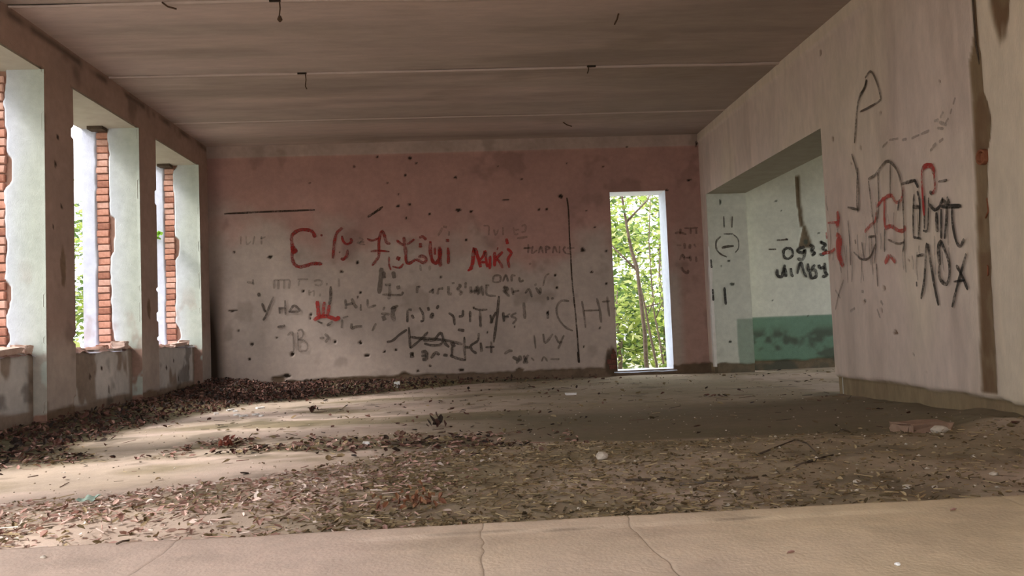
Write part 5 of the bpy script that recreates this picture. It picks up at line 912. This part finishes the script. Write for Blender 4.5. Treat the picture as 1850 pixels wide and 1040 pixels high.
sapling('sapling', [(3.5, 14.2, -0.35), (3.42, 14.2, 0.3), (3.32, 14.2, 1.0), (3.3, 14.2, 2.2), (3.4, 14.2, 3.4)], 0.022,
        [[(3.4, 14.2, 0.35), (3.6, 14.2, 0.15), (3.75, 14.2, -0.1)], [(3.35, 14.2, 0.8), (3.55, 14.2, 1.2), (3.6, 14.2, 1.6)]], 420, (0.4, 0.35, 0.4), (0.08, 0.18), 7, 'slim upright sapling at the right side of the doorway view')
for k, (x, y, h, n, lb) in enumerate([(3.0, 16.0, 1.4, 1700, 'bright green bush low behind the doorway'), (4.3, 17.5, 2.8, 2400, 'leafy shrub behind the saplings on the right'), (3.1, 18.5, 3.8, 2600, 'tall pale green shrub behind the saplings on the left'), (5.2, 21, 4.8, 2600, 'large tree crown filling the back of the doorway view'), (3.9, 23.5, 5.5, 2600, 'farthest pale tree seen through the doorway')]):
    r = np.random.default_rng(500 + k); cs = [(x + r.normal(0, 0.7), y + r.normal(0, 0.5), r.uniform(0, h)) for _ in range(14)]
    e = empty('shrub', (x, y, -0.35)); tag(e, lb, 'shrub')
    tube('trunk', [(x, y, -0.35), (x + 0.05, y, h * 0.3), (x - 0.04, y, h * 0.6), (x + 0.03, y, h)], [0.05, 0.04, 0.03, 0.01], M['bark'], e, 6)
    foliage('foliage', cs, n, (0.32, 0.3, 0.26), (0.10, 0.24), e, 600 + k)
for k, (x, y, h, n, lb) in enumerate([(-6.1, 12.6, 2.6, 1500, 'green shrub seen as a sliver through the middle window'), (-7.6, 15.6, 3.4, 1500, 'green shrub seen as a sliver through the window nearest the corner'), (-9.5, 9.0, 2.0, 1300, 'low shrub outside the window wall')]):
    r = np.random.default_rng(700 + k); cs = [(x + r.normal(0, 0.5), y + r.normal(0, 0.5), r.uniform(0.1, h)) for _ in range(12)]
    e = empty('shrub', (x, y, -0.35)); tag(e, lb, 'shrub')
    tube('trunk', [(x, y, -0.35), (x + 0.06, y, h * 0.4), (x, y, h)], [0.05, 0.035, 0.01], M['bark'], e, 6)
    foliage('foliage', cs, n, (0.3, 0.3, 0.25), (0.10, 0.2), e, 720 + k)
# woodland trees added along the window side to cut the sky light
for k, (x, y, h) in enumerate([(-12.5, -3.0, 5.6), (-13.5, 1.5, 6.2), (-12.0, 5.5, 5.4), (-13.5, 9.5, 6.2), (-12.5, 13.5, 5.6), (-14.0, 18.0, 6.4)]):
    r = np.random.default_rng(800 + k); cs = [(x + r.normal(0, 1.2), y + r.normal(0, 1.2), r.uniform(h * 0.2, h)) for _ in range(22)]
    e = empty('tree', (x, y, -0.35)); tag(e, 'green woodland tree added beyond the window wall to cut the sky light', 'tree', 'added trees cutting the sky light at the windows')
    tube('trunk', [(x, y, -0.35), (x + 0.15, y, h * 0.4), (x - 0.1, y + 0.1, h * 0.75), (x, y, h)], [0.17, 0.14, 0.09, 0.03], M['bark'], e, 8)
    foliage('foliage', cs, 2300, (0.75, 0.75, 0.6), (0.25, 0.5), e, 820 + k, WOOD)
# a spray of leaves that reaches in at the far window
e = empty('leafy_branch', (-4.6, 11.5, -0.35)); tag(e, 'green leaf spray reaching in at the window nearest the corner', 'branch')
tube('stem', [(-4.7, 11.6, -0.35), (-4.6, 11.5, 1.4), (-4.4, 11.2, 2.1), (-4.12, 10.75, 2.2), (-4.02, 10.70, 2.14)], [0.016, 0.013, 0.009, 0.006, 0.003], M['bark'], e, 6)
for k, (x, y, z) in enumerate([(-4.03, 10.71, 2.15), (-4.0, 10.66, 2.12), (-4.06, 10.74, 2.10)]):
    foliage('leaf', [(x, y, z)], 3, (0.02, 0.02, 0.02), (0.13, 0.18), e, 90 + k, [(0.22, 0.42, 0.05)])
